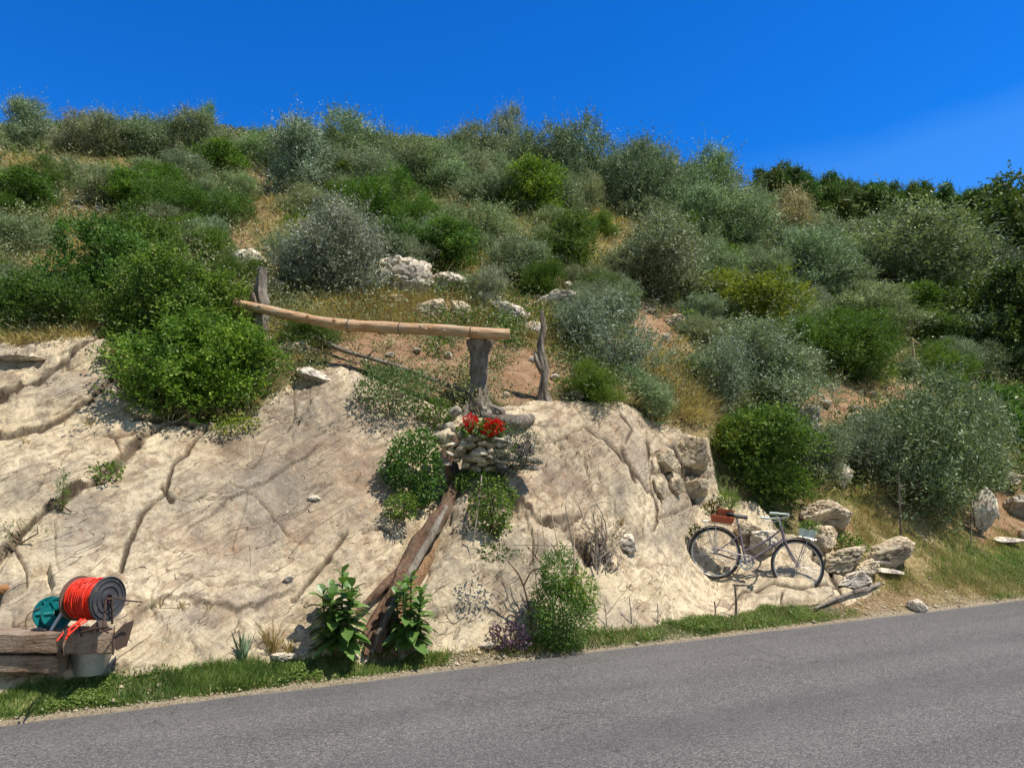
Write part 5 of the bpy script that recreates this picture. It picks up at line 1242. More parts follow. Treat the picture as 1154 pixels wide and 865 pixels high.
# green column bush with canes
YG = G(635, 722)[1] - .12
gb = leaf_clump('climbing_bush', 'tall bushy green climber standing at the rock foot with canes in it', 'bush', 632, 690, 74, 72, YG, M['green'], 5200, .040, .015, 25, .5, up=.5, stems=6, color=(1.05, 1.1, 1.4))
leaf_clump('', '', '', 630, 645, 46, 56, YG, M['green'], 2300, .038, .014, 26, .55, up=.6, parent=gb, pname='upper_leaves', color=(1.05, 1.1, 1.4))
leaf_clump('', '', '', 656, 668, 40, 50, YG - .02, M['green'], 1100, .038, .016, 27, .75, up=.6, parent=gb, pname='side_leaves', color=(1.25, 1.15, 1.2))
canes = [((606, 706), (603, 640), 'leftmost bamboo cane in the bushy green climber'), ((618, 650), (608, 573), 'tall pale cane left of the middle one above the green climber'), ((650, 650), (637, 570), 'dark slanting cane right of centre above the green climber'), ((647, 648), (645, 575), 'straight pale cane above the right of the green climber'), ((632, 640), (620, 572), 'middle pale cane rising out of the green climber')]
for i, (a, b, lab) in enumerate(canes):
    mb = MB(); mb.tube([P(a[0], a[1], YG - .05), P((a[0] + b[0]) / 2 + 1, (a[1] + b[1]) / 2, YG), P(b[0], b[1], YG + .08)], [.007, .006, .005], 6); tag(mb.build('cane', M['cutwood'] if i != 2 else M['bark']), lab, 'cane')
mb = MB(); mb.tube([P(580, 614, YG + .04), P(655, 615, YG + .02)], .003, 5); tag(mb.build('wire', M['wire']), 'thin horizontal wire tied across the canes', 'wire')
# bare rose canes left of the climber
mb = MB(); bp = smooth_path([P(600, 720, YG), P(595, 680, YG - .04), P(586, 650, YG - .06), P(572, 632, YG - .1)], 5); mb.tube(bp, rad_path([.012, .010, .008, .004], len(bp)), 6, .1, 2)
bp = smooth_path([P(590, 660, YG - .05), P(600, 642, YG - .03), P(612, 640, YG - .02), P(602, 625, YG), P(592, 612, YG)], 4); mb.tube(bp, rad_path([.009, .007, .003], len(bp)), 5, .1, 2)
for (a, b) in (((612, 640), (628, 622)), ((628, 622), (612, 605)), ((603, 628), (606, 600)), ((586, 650), (570, 660)), ((596, 690), (585, 676)), ((628, 622), (640, 612))): mb.tube([P(a[0], a[1], YG - .02), P((a[0]+b[0])/2 + 2, (a[1]+b[1])/2, YG - .02), P(b[0], b[1], YG)], [.005, .004, .002], 5)
e = local_build(mb, 'rose_bush', 'bare brown branching rose canes left of the green climber, dark leaves at the tips', 'bush', M['redbark'], ('stems',), base=P(600, 720, YG))
leaf_clump('', '', '', 560, 622, 46, 20, YG - .1, M['darkleaf'], 240, .035, .024, 28, .4, parent=e, pname='leaves'); leaf_clump('', '', '', 600, 632, 40, 40, YG - .04, M['darkleaf'], 46, .03, .02, 29, .5, parent=e, pname='tip_leaves')
# dry grey root tangle on the rock
rg = np.random.RandomState(4); mb = MB(); YT = G(682, 640)[1] - .05
for i in range(30):
    a = on_surf(676 + rg.uniform(-12, 16), 636 + rg.uniform(-14, 8), .06); b = P(678 + rg.normal() * 20, 596 + rg.uniform(-22, 26), a[1] + rg.uniform(0, .5)); g_ = hgt(b[0], b[1]); b[2] = max(b[2], g_ + .03)
    m_ = (a + b) / 2 + rg.normal(size=3) * .06; mb.tube(smooth_path([a, m_, b], 4), rad_path([.014 * rg.uniform(.4, 1.2), .008, .002], 9), 5, .2, i)
e = local_build(mb, 'dry_bush', 'tangled dry grey leafless bush clinging to the rock right of the green climber', 'bush', M['bark'], ('stems',), base=on_surf(680, 640, .03))
leaf_clump('', '', '', 680, 612, 54, 70, YT + .12, M['straw'], 420, .03, .016, 30, .1, parent=e, pname='dry_leaves', color=(.55, .5, .5), flat=.4)
mb = MB()
# ------------------------------------------------------------------ slender stakes
def stake(px, y0, y1, r, label, mat='cutwood', lean=0, extra=None):
    g = G(px, y1); b = g; t_ = P(px + lean, y0, g[1] + .02); mb = MB(); pts = [b - [0, 0, .05], b * .5 + t_ * .5 + [r * .6, 0, 0], t_]; mb.tube(pts, [r, r * .9, r * .7], 7, .1, int(px))
    for q in (extra or []): mb.tube([b + (t_ - b) * q[0], b + (t_ - b) * q[0] + np.array([q[1], 0, q[2]])], [r * .6, r * .25], 5)
    return tag(mb.build('stake', M[mat]), label, 'stake')
stake(1015, 532, 614, .017, 'slender young trunk stake standing on the bank left of the big olive', 'bark', -3, [(.55, .10, .05), (.8, .14, .04)])
stake(1094, 556, 612, .012, 'thin stake in front of the cream rock slab at the right', 'bark')
stake(1030, 380, 418, .03, 'slender pale post sticking up right of the broad broom', 'cutwood', -2, [(.98, -.26, .01), (.95, .22, -.18)])
stake(829, 658, 695, .016, 'small upright stick in front of the rear half of the bicycle', 'bark', -1, [(.75, .04, .07)])
stake(806, 677, 696, .012, 'short forked twig stuck in the verge left of the bicycle', 'bark', -1, [(.5, .07, .10)])
stake(741, 680, 702, .006, 'hair-thin stick in the verge under the pale rock', 'bark'); 
for i, (px, a, b, lab) in enumerate([(712, 672, 703, 'dry forked stem in the verge right of the green climber'), (684, 680, 706, 'short dry stem beside the right foot of the green climber')]): stake(px, a, b, .006, lab, 'bark', -3, [(.5, .08, .08), (.7, -.06, .05)])
gp = surf_pts([(918, 690), (940, 680), (958, 673), (975, 668), (991, 662)], .05, .03)
mb = limb(gp, [.014, .02, .024, .03, .028], 9, .14, 14); mb.tube([gp[2], gp[2] + np.array([.10, 0, .07])], [.014, .006], 6)
tag(mb.build('fallen_branch', M['bark']), 'bleached bent branch lying at the right end of the rock near the road', 'branch')

# ------------------------------------------------------------------ sleepers, bucket, reels
YS = 5.5
def beam(x0, x1, y0, y1, Ya, Yb, label, dep=.17, seed=0):
    a0 = P(x0, y0, Ya); a1 = P(x0, y1, Ya); b0 = P(x1, y0, Yb); b1 = P(x1, y1, Yb)
    n = 14; V = []; Fs = []; rng = np.random.RandomState(seed); dirb = (b0 - a0); dirb[2] = 0; back = np.array([-dirb[1], dirb[0], 0]); back = back / np.linalg.norm(back) * dep
    for i in range(n + 1):
        u = i / n; tp__ = a0 + (b0 - a0) * u; bt = a1 + (b1 - a1) * u; j = lambda s_=.006: rng.normal(size=3) * s_ * .5
        V += [bt + j(), bt * .5 + tp__ * .5 + j(.004), tp__ + j(), tp__ + back * .5 + j(.004), tp__ + back + j(), bt + back + j()]
    for i in range(n):
        for k in range(6): Fs.append((i * 6 + k, i * 6 + (k + 1) % 6, (i + 1) * 6 + (k + 1) % 6, (i + 1) * 6 + k))
    Fs.append(tuple(range(6))); Fs.append(tuple(n * 6 + k for k in range(6))[::-1])
    mb = MB(); mb.add(V, Fs); o = mb.build('wooden_beam', M['sleeper'], bevel=.012, angle=35)
    c = np.array(V).mean(0); me = o.data; co = np.array(V) - c; me.vertices.foreach_set('co', co.astype(np.float32).ravel()); me.update(); o.location = c
    return tag(o, label, 'beam')
beam(-150, 69, 713, 736, 5.55, 5.75, 'upper of the two stacked weathered beams cut by the left picture edge', .2, 1)
beam(-150, 66, 738.5, 758, 5.55, 5.78, 'lower of the two stacked weathered beams cut by the left picture edge', .2, 2)
beam(71, 128, 712, 737, 5.75, 5.9, 'short grey weathered beam end over the bucket, under the cable reel', .28, 3)
for i, px in enumerate((20, -90)):
    g = P(px, 760, (5.9, 5.75)[i]); g[2] = hgt(g[0], g[1]); mb = MB(); mb.box(g + [0, 0, .02], (.24, .16, .16), jit=.03, seed=i)
    tag(mb.build('wooden_block', M['sleeper'], bevel=.01), ['dark timber block under the lower beam, in its shade', 'timber block under the beams beyond the left edge'][i], 'block')
M['rust'] = mat_paint('rusty_steel', (.09, .06, .045), .75, .3, .6, (.17, .10, .06))
mb = MB(); c = P(134, 722, 5.75)
V = [P(140, 702, 5.98), P(129, 713, 5.90), P(129, 730, 5.90), P(131, 733, 5.93)]
V2 = [v + np.array([.0, .16, 0]) for v in V]; mb.add(V + V2, [(0, 1, 2, 3), (7, 6, 5, 4), (0, 4, 5, 1), (1, 5, 6, 2), (2, 6, 7, 3), (3, 7, 4, 0)])
V = [P(108, 700, 5.72), P(96, 711, 5.70), P(112, 712, 5.70)]; V2 = [v + np.array([.01, .12, 0]) for v in V]; mb.add(V + V2, [(0, 1, 2), (5, 4, 3), (0, 3, 4, 1), (1, 4, 5, 2), (2, 5, 3, 0)])
tag(mb.build('steel_bracket', M['rust'], bevel=.003), 'rusty pointed steel bracket at the end of the short beam', 'bracket')
mb = MB(); mb.tube([P(75, 708, 5.42), P(72, 716, 5.40), P(67, 733, 5.42), P(63, 742, 5.44)], [.009, .009, .009, .006], 6)
tag(mb.build('iron_rod', M['rust']), 'thin rusty iron rod hooked over the joint between the beams', 'rod')
M['zinc'] = mat_paint('zinc', (.42, .43, .44), .42, .75, .5, (.14, .12, .10))
bk = P(101, 763, 6.06); bk[2] = hgt(bk[0], bk[1]) - .03
e = empty('metal_bucket', bk, 'grey zinc bucket standing in the grass under the short beam', 'bucket')
mb = MB(); prof = [(0.0, .012), (.115, .012), (.118, 0), (.150, .18), (.158, .185), (.158, .192), (.150, .192), (.146, .185), (.113, .02), (0, .02)]; mb.lathe(prof, 36); mb.build('shell', M['zinc'], e)
mb = MB(); mb.tube([(.158 * math.cos(a), .158 * math.sin(a), .188) for a in np.linspace(0, 2 * PI, 36, endpoint=False)], .005, 6, closed=True); mb.build('rim', M['zinc'], e)
mb = MB(); mb.tube([(math.cos(a) * .155, -math.sin(a) * .155, .18 + .02 * math.sin(a)) for a in np.linspace(0, PI, 16)], .004, 5); mb.build('handle', M['zinc'], e)
def mbasis(c, ax, up=(0, 0, 1)):
    z = np.array(ax, float); z /= np.linalg.norm(z); x = np.cross(up, z); x /= np.linalg.norm(x); y = np.cross(z, x)
    return Matrix(((x[0], y[0], z[0], c[0]), (x[1], y[1], z[1], c[1]), (x[2], y[2], z[2], c[2]), (0, 0, 0, 1)))
# cable reel: local z is the axle
M['redcable'] = mat_paint('red_cable', (.72, .035, .012), .42, 0, .15, (.4, .05, .03)); M['drum'] = mat_paint('grey_drum', (.05, .05, .055), .5, 0, .8, (.17, .135, .10)); M['brown_drum'] = mat_paint('brown_drum', (.17, .11, .08), .7, 0, .4, (.24, .18, .13))
M['teal'] = mat_paint('teal_plastic', (.006, .16, .17), .3, 0, .15, (.12, .22, .2)); M['blackp'] = mat_paint('black_plastic', (.018, .018, .02), .4, 0, .3, (.07, .06, .055)); M['white_pl'] = mat_paint('white_plastic', (.72, .72, .68), .4, 0, .3, (.45, .42, .36)); M['hose'] = mat_paint('green_hose', (.03, .14, .07), .35)
def at_axis(name, c, ax, label, cat):
    e = empty(name, c, label, cat); e.rotation_euler = mbasis(c, ax).to_euler(); return e
cr = (P(88, 676, 5.95) + P(122, 672, 5.85)) / 2; ax = np.array([.95, -.30, .02])
RE = at_axis('cable_reel', cr, ax, 'reel of bright red cable between two dark discs, standing over the short beam', 'reel')
L2 = .145; RD = .170
def disc(z, s, mat, nm):
    mb = MB(); prof = [(.0, z), (.03, z), (.034, z + s * .012), (.06, z + s * .012), (.064, z + s * .002), (.090, z + s * .002), (.094, z + s * .010), (.104, z + s * .010), (.108, z + s * .002), (.135, z + s * .002), (.138, z + s * .009), (.146, z + s * .009), (.15, z + s * .001), (.158, z + s * .001), (.164, z + s * .010), (RD, z + s * .008), (RD, z - s * .008), (.158, z - s * .006), (.0, z - s * .006)]
    mb.lathe(prof, 48); return mb.build(nm, mat, RE, angle=30)
disc(L2, 1, M['drum'], 'disc'); disc(-L2, -1, M['brown_drum'], 'disc')
mb = MB(); mb.lathe([(0, -L2), (.10, -L2), (.11, L2), (0, L2)], 32); mb.build('core', M['redcable'], RE)
mb = MB(); rg = np.random.RandomState(2); pts = []
for lay, (r_, cnt) in enumerate(((.120, 22), (.133, 20), (.143, 14))):
    for i in range(cnt * 20):
        a = 2 * PI * i / 20; z = (-1) ** lay * (-L2 + .012 + (2 * L2 - .024) * i / (cnt * 20)); pts.append(np.array([math.cos(a) * r_, math.sin(a) * r_, z + .006 * math.sin(a + lay)]))
mb.tube(pts, .0062, 5, 0, 0); 
for i in range(6):   # crossing loose turns
    z0, z1 = rg.uniform(-.12, .12, 2); mb.tube([np.array([math.cos(a) * (.148 + .01 * rg.rand()), math.sin(a) * (.148 + .01 * rg.rand()), z0 + (z1 - z0) * (.5 - .5 * math.cos(a)) ]) for a in np.linspace(0, 2 * PI, 30, endpoint=False)], .0062, 5, closed=True)
mb.build('cable', M['redcable'], RE, angle=80)
mb = MB(); mb.tube([(0, 0, -L2 - .05), (0, 0, L2 + .045)], .011, 8); mb.build('axle', M['rust'], RE)
mb = MB(); mb.tube([(0, 0, L2 + .03), (.02, -.10, L2 + .03), (.035, -.19, L2 + .02)], [.010, .009, .009], 7); mb.tube([(0, 0, L2 + .03), (-.05, .01, L2 + .03)], .008, 6); mb.build('crank', M['rust'], RE)
# two iron legs under the reel
def wleg(pts, r, nm, mat, par):
    mb = MB(); inv = mbasis(par.location, ax).inverted() if par is RE else Matrix.Translation(-Vector(par.location))
    mb.tube([np.array(inv @ Vector(p)) for p in pts], r, 7); return mb.build(nm, mat, par)
wleg([P(119, 676, 5.72), P(118, 692, 5.70), P(116, 712, 5.66)], .009, 'leg', M['rust'], RE); wleg([P(86, 676, 6.05), P(88, 700, 5.95), P(92, 716, 5.75)], .009, 'leg', M['rust'], RE)
wleg([P(122, 706, 5.66), P(108, 708, 5.68), P(92, 712, 5.72)], .010, 'leg', M['rust'], RE)
wleg([P(126, 672, 5.68), P(142, 676, 5.75), P(160, 678, 6.0)], .006, 'crank_handle', M['rust'], RE)
mb = MB(); inv = mbasis(cr, ax).inverted()
for q in ([(96, 697, 5.7), (84, 704, 5.6), (72, 712, 5.5), (64, 722, 5.45)], [(98, 699, 5.68), (88, 705, 5.6), (76, 716, 5.45)], [(92, 697, 5.7), (80, 706, 5.6), (74, 720, 5.42)]):
    mb.tube([np.array(inv @ Vector(P(*p))) for p in q], .0065, 6)
mb.build('loose_cable', M['redcable'], RE)
# teal hose reel
ct = P(61, 690, 6.0); ax2 = np.array([.75, -.62, .12])
HR = at_axis('hose_reel', ct, ax2, 'small teal plastic hose reel behind the beams, left of the red cable', 'hose reel')
for z, rr in ((-.075, .125), (.075, .118)):
    mb = MB(); mb.lathe([(.03, z - .006), (.045, z - .008), (.045, z + .008), (.03, z + .006)], 24); mb.lathe([(rr - .02, z - .004), (rr, z - .009), (rr + .003, z), (rr, z + .009), (rr - .02, z + .004), (rr - .02, z - .004)], 36)
    for k in range(6):
        a = k * PI / 3; mb.tube([(math.cos(a) * .035, math.sin(a) * .035, z), (math.cos(a) * (rr - .01), math.sin(a) * (rr - .01), z)], .011, 6)
    mb.lathe([(.03, z - .002), (rr - .01, z - .002)], 30)
    mb.build('disc', M['teal'], HR)
mb = MB(); mb.lathe([(.05, -.075), (.05, .075)], 24); mb.build('core', M['teal'], HR)
mb = MB()
mb.tube([(math.cos(i * .35) * (.06 + .0 * i), math.sin(i * .35) * .06, -.06 + .0022 * i * .9) for i in range(60)], .007, 6); mb.build('hose', M['hose'], HR)
def part_w(par, M_, pts, r, nm, mat, n=7):
    mb = MB(); mb.tube([np.array(M_ @ Vector(p)) for p in pts], r, n); return mb.build(nm, mat, par)
iv = mbasis(ct, ax2).inverted()
part_w(HR, iv, [P(70, 690, 5.92), P(62, 702, 5.88), P(54, 716, 5.8)], .012, 'leg', M['white_pl']); part_w(HR, iv, [P(52, 690, 6.05), P(44, 704, 6.0), P(38, 718, 5.9)], .011, 'leg', M['white_pl'])
part_w(HR, iv, [P(80, 696, 6.05), P(72, 706, 6.02), P(64, 716, 6.0)], .010, 'leg', M['white_pl'])
part_w(HR, iv, smooth_path([P(46, 684, 6.0), P(32, 692, 5.9), P(29, 705, 5.85), P(36, 714, 5.8), P(48, 714, 5.75)], 5), .004, 'pipe', M['rust'])
mb = MB(); mb.box((0, 0, 0), (.12, .12, .05), jit=.01); o = mb.build('base', M['blackp'], HR, bevel=.01); o.matrix_local = iv @ Matrix.Translation(Vector(P(48, 711, 5.85)))
mb = MB(); V, Fs = boulder_mesh(77, .4, 3); g = P(2, 664, G(2, 668)[1]); o = fast_mesh('rusty_stone', V * [.055, .05, .04], Fs, mat_paint('ochre_stone', (.30, .14, .05), .9), None, None, True); o.location = g; tag(o, 'small orange brown lump on the rock at the left picture edge', 'stone')

# ------------------------------------------------------------------ bicycle
pr_ = P(803, 652, 10.0); pf_ = P(897, 667, 9.86)
fx = unit(pf_ - pr_); sd_ = unit(np.cross([0, 0, 1.0], fx)); upv = np.cross(fx, sd_)
lean = R(9); upl = upv * math.cos(lean) + sd_ * math.sin(lean); sdl = np.cross(upl, fx)
BK = empty('bicycle', pr_, 'old dusty mauve step-through bicycle leaning against the rock with a flower box behind the saddle', 'bicycle')
WB = float(np.linalg.norm(pf_ - pr_)); kx = WB / 1.12
Mx = Matrix(((fx[0], sdl[0], upl[0]), (fx[1], sdl[1], upl[1]), (fx[2], sdl[2], upl[2])))
BK.rotation_euler = Mx.to_euler()
M['frame'] = mat_paint('mauve_paint', (.19, .155, .175), .45, .2, .5, (.33, .27, .22)); M['tyre'] = mat_paint('tyre_rubber', (.028, .026, .026), .75, 0, .5, (.10, .085, .07)); M['chrome'] = mat_paint('dull_chrome', (.50, .50, .50), .3, .9, .45, (.26, .20, .15)); M['saddle'] = mat_paint('black_vinyl', (.02, .02, .022), .5, 0, .3, (.07, .06, .05))
M['terracotta'] = mat_paint('terracotta_plastic', (.42, .095, .04), .55, 0, .3, (.36, .15, .08)); M['mint'] = mat_paint('mint_metal', (.50, .58, .54), .4, .2, .5, (.34, .33, .29))
RW = .34
def wheel(x, nm='wheel'):
    e = empty(nm, (x, 0, RW), None, None); e.parent = BK; del_ = None
    mb = MB(); mb.tube([(math.cos(a) * (RW - .017), 0, math.sin(a) * (RW - .017)) for a in np.linspace(0, 2 * PI, 64, endpoint=False)], .0175, 8, closed=True); t = mb.build('tyre', M['tyre'], e)
    mb = MB(); mb.tube([(math.cos(a) * (RW - .040), 0, math.sin(a) * (RW - .040)) for a in np.linspace(0, 2 * PI, 64, endpoint=False)], .0115, 6, closed=True); mb.build('rim', M['chrome'], e)
    mb = MB()
    for k in range(32):
        a = 2 * PI * k / 32; s = 1 if k % 2 else -1; a2 = a + (.5 if (k // 2) % 2 else -.5); mb.tube([(math.cos(a2) * .022, s * .03, math.sin(a2) * .022), (math.cos(a) * (RW - .045), 0, math.sin(a) * (RW - .045))], .0016, 4)
    mb.build('spokes', M['chrome'], e)
    mb = MB(); mb.tube([(0, -.05, 0), (0, -.035, 0), (0, .035, 0), (0, .05, 0)], [.012, .024, .024, .012], 12); mb.build('hub', M['chrome'], e)
wheel(0); wheel(WB)
hb = np.array([WB, 0, RW]); bb = np.array([.43 * kx, 0, .27]); st_t = np.array([.27, 0, .76]); ht = np.array([WB - .235, 0, .80]); hl = np.array([WB - .185, 0, .64]); rh = np.array([0, 0, RW])
def bt(nm, segs, mat, r=.014, n=10, smoothn=0):
    mb = MB()
    for s in segs: 
        pts = smooth_path(s, smoothn) if smoothn else s; mb.tube(pts, r, n)
    return mb.build(nm, mat, BK)
st_low = bb + (st_t - bb) * .30
mb = MB(); mb.tube([hl + [0, 0, .02], bb], .017, 10); mb.tube(smooth_path([ht - [0, 0, .03], (ht + st_low) / 2 - [0, 0, .045], st_low], 6), .014, 10); mb.tube([bb, st_t], .015, 10)
mb.tube([hl - (ht - hl) * .12, ht + (ht - hl) * .1], .020, 12); mb.tube([bb - [0, .035, 0], bb + [0, .035, 0]], .022, 12)
for s in (-1, 1):
    mb.tube([bb + [0, s * .025, 0], rh + [0, s * .055, 0]], .009, 8); mb.tube([bb + (st_t - bb) * .72 + [0, s * .015, 0], rh + [0, s * .055, 0]], .008, 8)
mb.build('frame', M['frame'], BK)
mb = MB()
for s in (-1, 1): mb.tube(smooth_path([hl + [.012, s * .03, -.03], hl + (hb - hl) * .5 + [-.012, s * .042, 0], hb + [0, s * .05, 0]], 5), rad_path([.013, .011, .008], 11), 8)
mb.tube([hl + [.01, -.035, -.025], hl + [.01, .035, -.025]], .014, 8); mb.build('fork', M['frame'], BK)
stem = ht + (ht - hl) / np.linalg.norm(ht - hl) * .12
bt('stem', [[ht, stem], [stem, stem + [.04, 0, .015]]], M['chrome'], .011)
hc = stem + np.array([.04, 0, .015])
e = [[hc + [-.20, s * .27, .0], hc + [-.09, s * .285, .01], hc + [.03, s * .22, .025], hc + [.045, s * .10, .01], hc] for s in (-1, 1)]
hbm = bt('handlebar', e, M['mint'], .012, 8, 5)
for s in (-1, 1):
    mb = MB(); mb.tube([hc + [-.22, s * .27, .0], hc + [-.11, s * .283, .01]], .018, 10); mb.build('grip', M['mint'], BK)
    mb = MB(); mb.tube(smooth_path([hc + [.0, s * .2, -.015], hc + [-.05, s * .25, -.03], hc + [-.17, s * .26, -.04]], 4), .006, 6); mb.build('brake_lever', M['chrome'], BK)
bt('seat_post', [[st_t - [0, 0, .03], st_t + (st_t - bb) / np.linalg.norm(st_t - bb) * .09]], M['chrome'], .012)
sp_ = st_t + (st_t - bb) / np.linalg.norm(st_t - bb) * .10
V = []; Fs = []; xs = np.linspace(-.14, .14, 10)
for i, x in enumerate(xs):
    u = i / 9; wd = .10 * (1 - u) ** .8 + .022 + (.01 if i < 2 else 0); wd *= (.8 if i == 0 else 1)
    for k in range(9): a = PI * k / 8; V.append(sp_ + [x, math.cos(a) * wd, math.sin(a) * .035 + (.015 if u < .25 else 0)])
    for k in range(3): V.append(sp_ + [x, (-.7 + .7 * k) * wd, -.012])
for i in range(9):
    for k in range(12): Fs.append((i * 12 + k, i * 12 + (k + 1) % 12, (i + 1) * 12 + (k + 1) % 12, (i + 1) * 12 + k))
Fs.append(tuple(range(12))); Fs.append(tuple(108 + k for k in range(12))[::-1]); mb = MB(); mb.add(V, Fs); mb.build('saddle', M['saddle'], BK)
# crankset, chain guard, pedals
mb = MB(); CM = Matrix.Translation(Vector(bb + [0, -.045, 0])) @ Matrix.Rotation(PI / 2, 4, 'X'); mb.lathe([(.07, -.002), (.088, -.003), (.088, .003), (.07, .002), (.07, -.002)], 32, CM)
for k in range(5): a = k * 2 * PI / 5; mb.tube([bb + [0, -.045, 0], bb + [math.cos(a) * .075, -.045, math.sin(a) * .075]], .006, 5)
mb.build('chainring', M['chrome'], BK)
for s, a in ((-1, -.5), (1, PI - .5)):
    tip = bb + np.array([math.cos(a) * .165, s * .07, math.sin(a) * .165]); mb = MB(); mb.tube([bb + [0, s * .055, 0], tip], [.012, .009], 8); c_ = mb.build('crank', M['chrome'], BK)
    mb = MB(); mb.box(tip + [0, s * .055, 0], (.085, .09, .022)); mb.build('pedal', M['blackp'], c_, bevel=.004)
mb = MB(); gp_ = [bb + [.10, -.06, .0], bb + [.05, -.06, .09], bb + [-.06, -.06, .085], rh + [.02, -.062, .055], rh + [-.04, -.062, .03]]
mb.tube(smooth_path(gp_, 5), .011, 6); mb.tube(smooth_path([rh + [-.04, -.062, -.03], rh + [.05, -.062, -.045], bb + [-.03, -.06, -.09]], 5), .004, 5); mb.build('chain_guard', M['frame'], BK)
def fender(cx, a0, a1, nm):
    V = []; Fs = []; n = 26; r_ = RW + .022
    for i in range(n + 1):
        a = a0 + (a1 - a0) * i / n
        for k in (-1, -.5, .5, 1): rr = r_ - abs(k) ** 2 * .014; V.append((cx + math.cos(a) * rr, k * .027, RW + math.sin(a) * rr))
    for i in range(n):
        for k in range(3): Fs.append((i * 4 + k, i * 4 + k + 1, i * 4 + k + 5, i * 4 + k + 4))
    mb = MB(); mb.add(V, Fs); o = mb.build(nm, M['frame'], BK); s_ = o.modifiers.new('thick', 'SOLIDIFY'); s_.thickness = .002
    mb = MB()
    for s in (-1, 1): 
        a = a1 - .15 if cx == 0 else a1 - .35; mb.tube([(cx, s * .055, RW), (cx + math.cos(a) * r_, s * .03, RW + math.sin(a) * r_)], .003, 5)
    mb.build('stay', M['chrome'], o)
fender(0, R(35), R(205), 'mudguard'); fender(WB, R(28), R(150), 'mudguard')
# rear carrier and front carrier
mb = MB()
for s in (-1, 1):
    mb.tube([(-.20, s * .06, .735), (.20, s * .06, .735)], .006, 6); mb.tube([(0, s * .06, RW), (-.03, s * .06, .735)], .005, 6); mb.tube([(0, s * .058, RW), (-.17, s * .06, .735)], .004, 5)
for x in (-.2, -.07, .06, .19): mb.tube([(x, -.06, .735), (x, .06, .735)], .005, 6)
mb.build('rear_rack', M['chrome'], BK)
mb = MB()
for s in (-1, 1):
    mb.tube([(WB - .02, s * .07, .715), (WB + .20, s * .07, .70)], .005, 6); mb.tube([hb + [0, s * .055, 0], (WB + .10, s * .07, .705)], .005, 6)
for x in (0, .1, .2): mb.tube([(WB - .02 + x, -.07, .715 - x * .07), (WB - .02 + x, .07, .715 - x * .07)], .004, 6)
mb.build('front_rack', M['chrome'], BK)
mb = MB(); mb.tube([bb + [-.05, .03, -.02], (.28, .16, .015)], .008, 7); mb.build('kickstand', M['chrome'], BK)
# cables
bt('brake_cable', [[hc + [.03, -.12, 0], hc + [.09, -.06, .03], hc + [.03, -.02, -.12], hl + [.03, -.02, .0]]], M['blackp'], .003, 5, 5)
BM = Matrix.Translation(Vector(pr_)) @ Mx.to_4x4()
def bw(p): return np.array(BM @ Vector(p))
# flower boxes (terracotta) on the rear rack: two troughs nested
def trough(c, size, label, nm='flower_box', taper=.82, rot=0):
    L_, W_, H_ = size; e = empty(nm, bw(c), label, 'flower box'); e.rotation_euler = Mx.to_euler()
    V = []
    for (z, k, ins) in ((0, taper, 0), (H_ - .02, 1, 0), (H_ - .02, 1.06, 0), (H_, 1.06, 0), (H_, .97, 0), (.01, taper * .94, 0)):
        for (a, b) in ((-1, -1), (1, -1), (1, 1), (-1, 1)): V.append((a * L_ / 2 * (1 - (1 - k) * .5), b * W_ / 2 * k, z))
    Fs = [(0, 3, 2, 1)]
    for i in range(5):
        for k in range(4): Fs.append((i * 4 + k, i * 4 + (k + 1) % 4, (i + 1) * 4 + (k + 1) % 4, (i + 1) * 4 + k))
    Fs.append((20, 21, 22, 23)); mb = MB(); mb.add(V, Fs); mb.build('box', M['terracotta'], e, bevel=.003)
    mb = MB(); mb.box((0, 0, H_ - .03), (L_ * .94, W_ * .86, .02), jit=.01); mb.build('soil', M['soil'], e); return e
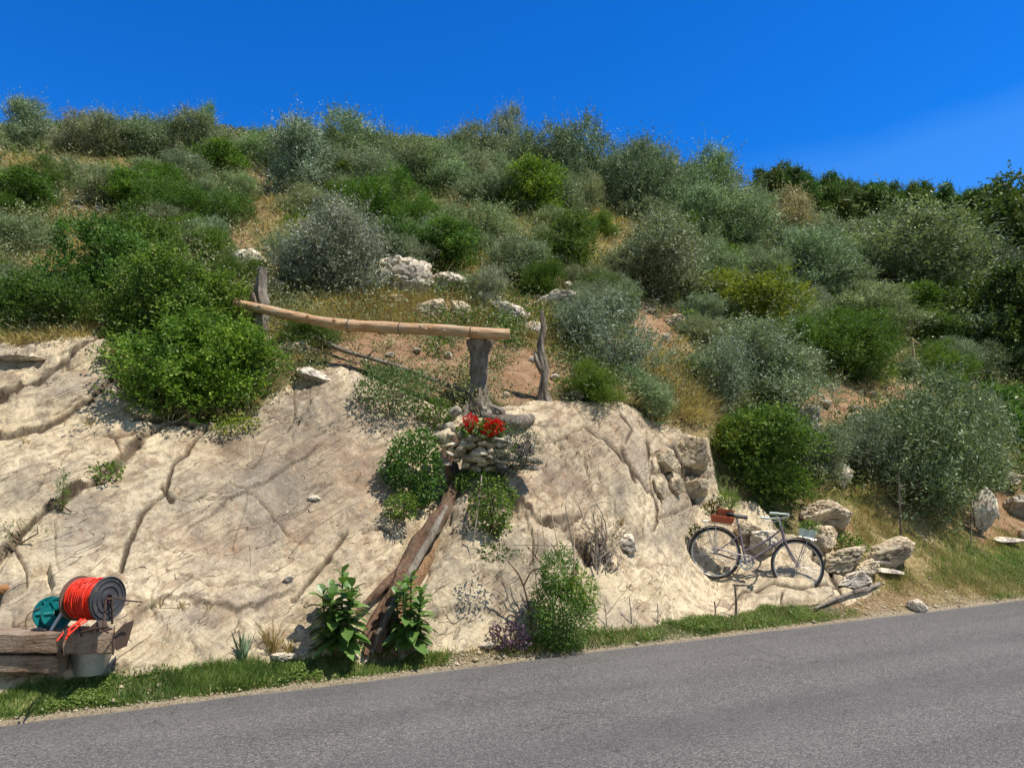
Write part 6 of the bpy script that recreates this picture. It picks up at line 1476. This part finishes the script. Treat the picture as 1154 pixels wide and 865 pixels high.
trough((.055, -.02, .745), (.29, .16, .085), 'lower terracotta flower box on the rear rack of the bicycle')
trough((.085, .0, .842), (.22, .14, .085), 'upper terracotta flower box stacked on the lower one behind the saddle')
c_ = bw((.12, 0, .95))
def at_world_clump(name, label, cat, w3, r3, mat, n, ll, lw, seed, tint0, up=.4, color=None, stems=4):
    px, py = proj(w3[0], w3[1], w3[2]); return leaf_clump(name, label, cat, px, py, r3[0] * 2 * F / w3[1], r3[1] * 2 * F / w3[1], w3[1], mat, n, ll, lw, seed, tint0, up, stems=stems, color=color)
at_world_clump('potted_plant', 'bright green tufted plant growing in the upper flower box', 'plant', bw((.13, .0, 1.04)), (.13, .13), M['grass'], 500, .11, .010, 41, .6, 1.6)
at_world_clump('potted_plant', 'dark brown leaved plant at the left of the flower boxes', 'plant', bw((-.07, .02, .93)), (.12, .11), M['darkleaf'], 420, .035, .022, 42, .5, .4, (1.6, 1, .9))
at_world_clump('potted_plant', 'dark plant hanging behind the rear wheel of the bicycle', 'plant', bw((-.27, .05, .58)), (.09, .09), M['darkleaf'], 260, .035, .022, 43, .4, 0)
# mint coloured tin box on the front rack with a small plant
e = empty('tin_planter', bw((WB + .09, 0, .72)), 'pale mint tin planter on the front rack of the bicycle', 'planter'); e.rotation_euler = Mx.to_euler()
mb = MB(); V = []
for (z, k) in ((0, .62), (.10, .78), (.10, .74), (.012, .6)):
    for (a, b) in ((-1, -1), (1, -1), (1, 1), (-1, 1)): V.append((a * .135 * k, b * .085 * k, z))
Fs = [(0, 3, 2, 1)] + [(i * 4 + k, i * 4 + (k + 1) % 4, (i + 1) * 4 + (k + 1) % 4, (i + 1) * 4 + k) for i in range(3) for k in range(4)] + [(12, 13, 14, 15)]
mb.add(V, Fs); mb.build('tin', M['mint'], e, bevel=.004); mb = MB(); mb.box((0, 0, .075), (.185, .115, .02), jit=.01); mb.build('soil', M['soil'], e)
at_world_clump('potted_plant', 'thin green sprigs in the mint tin planter', 'plant', bw((WB + .12, .0, .86)), (.14, .08), M['green'], 260, .04, .018, 44, .6, .6)
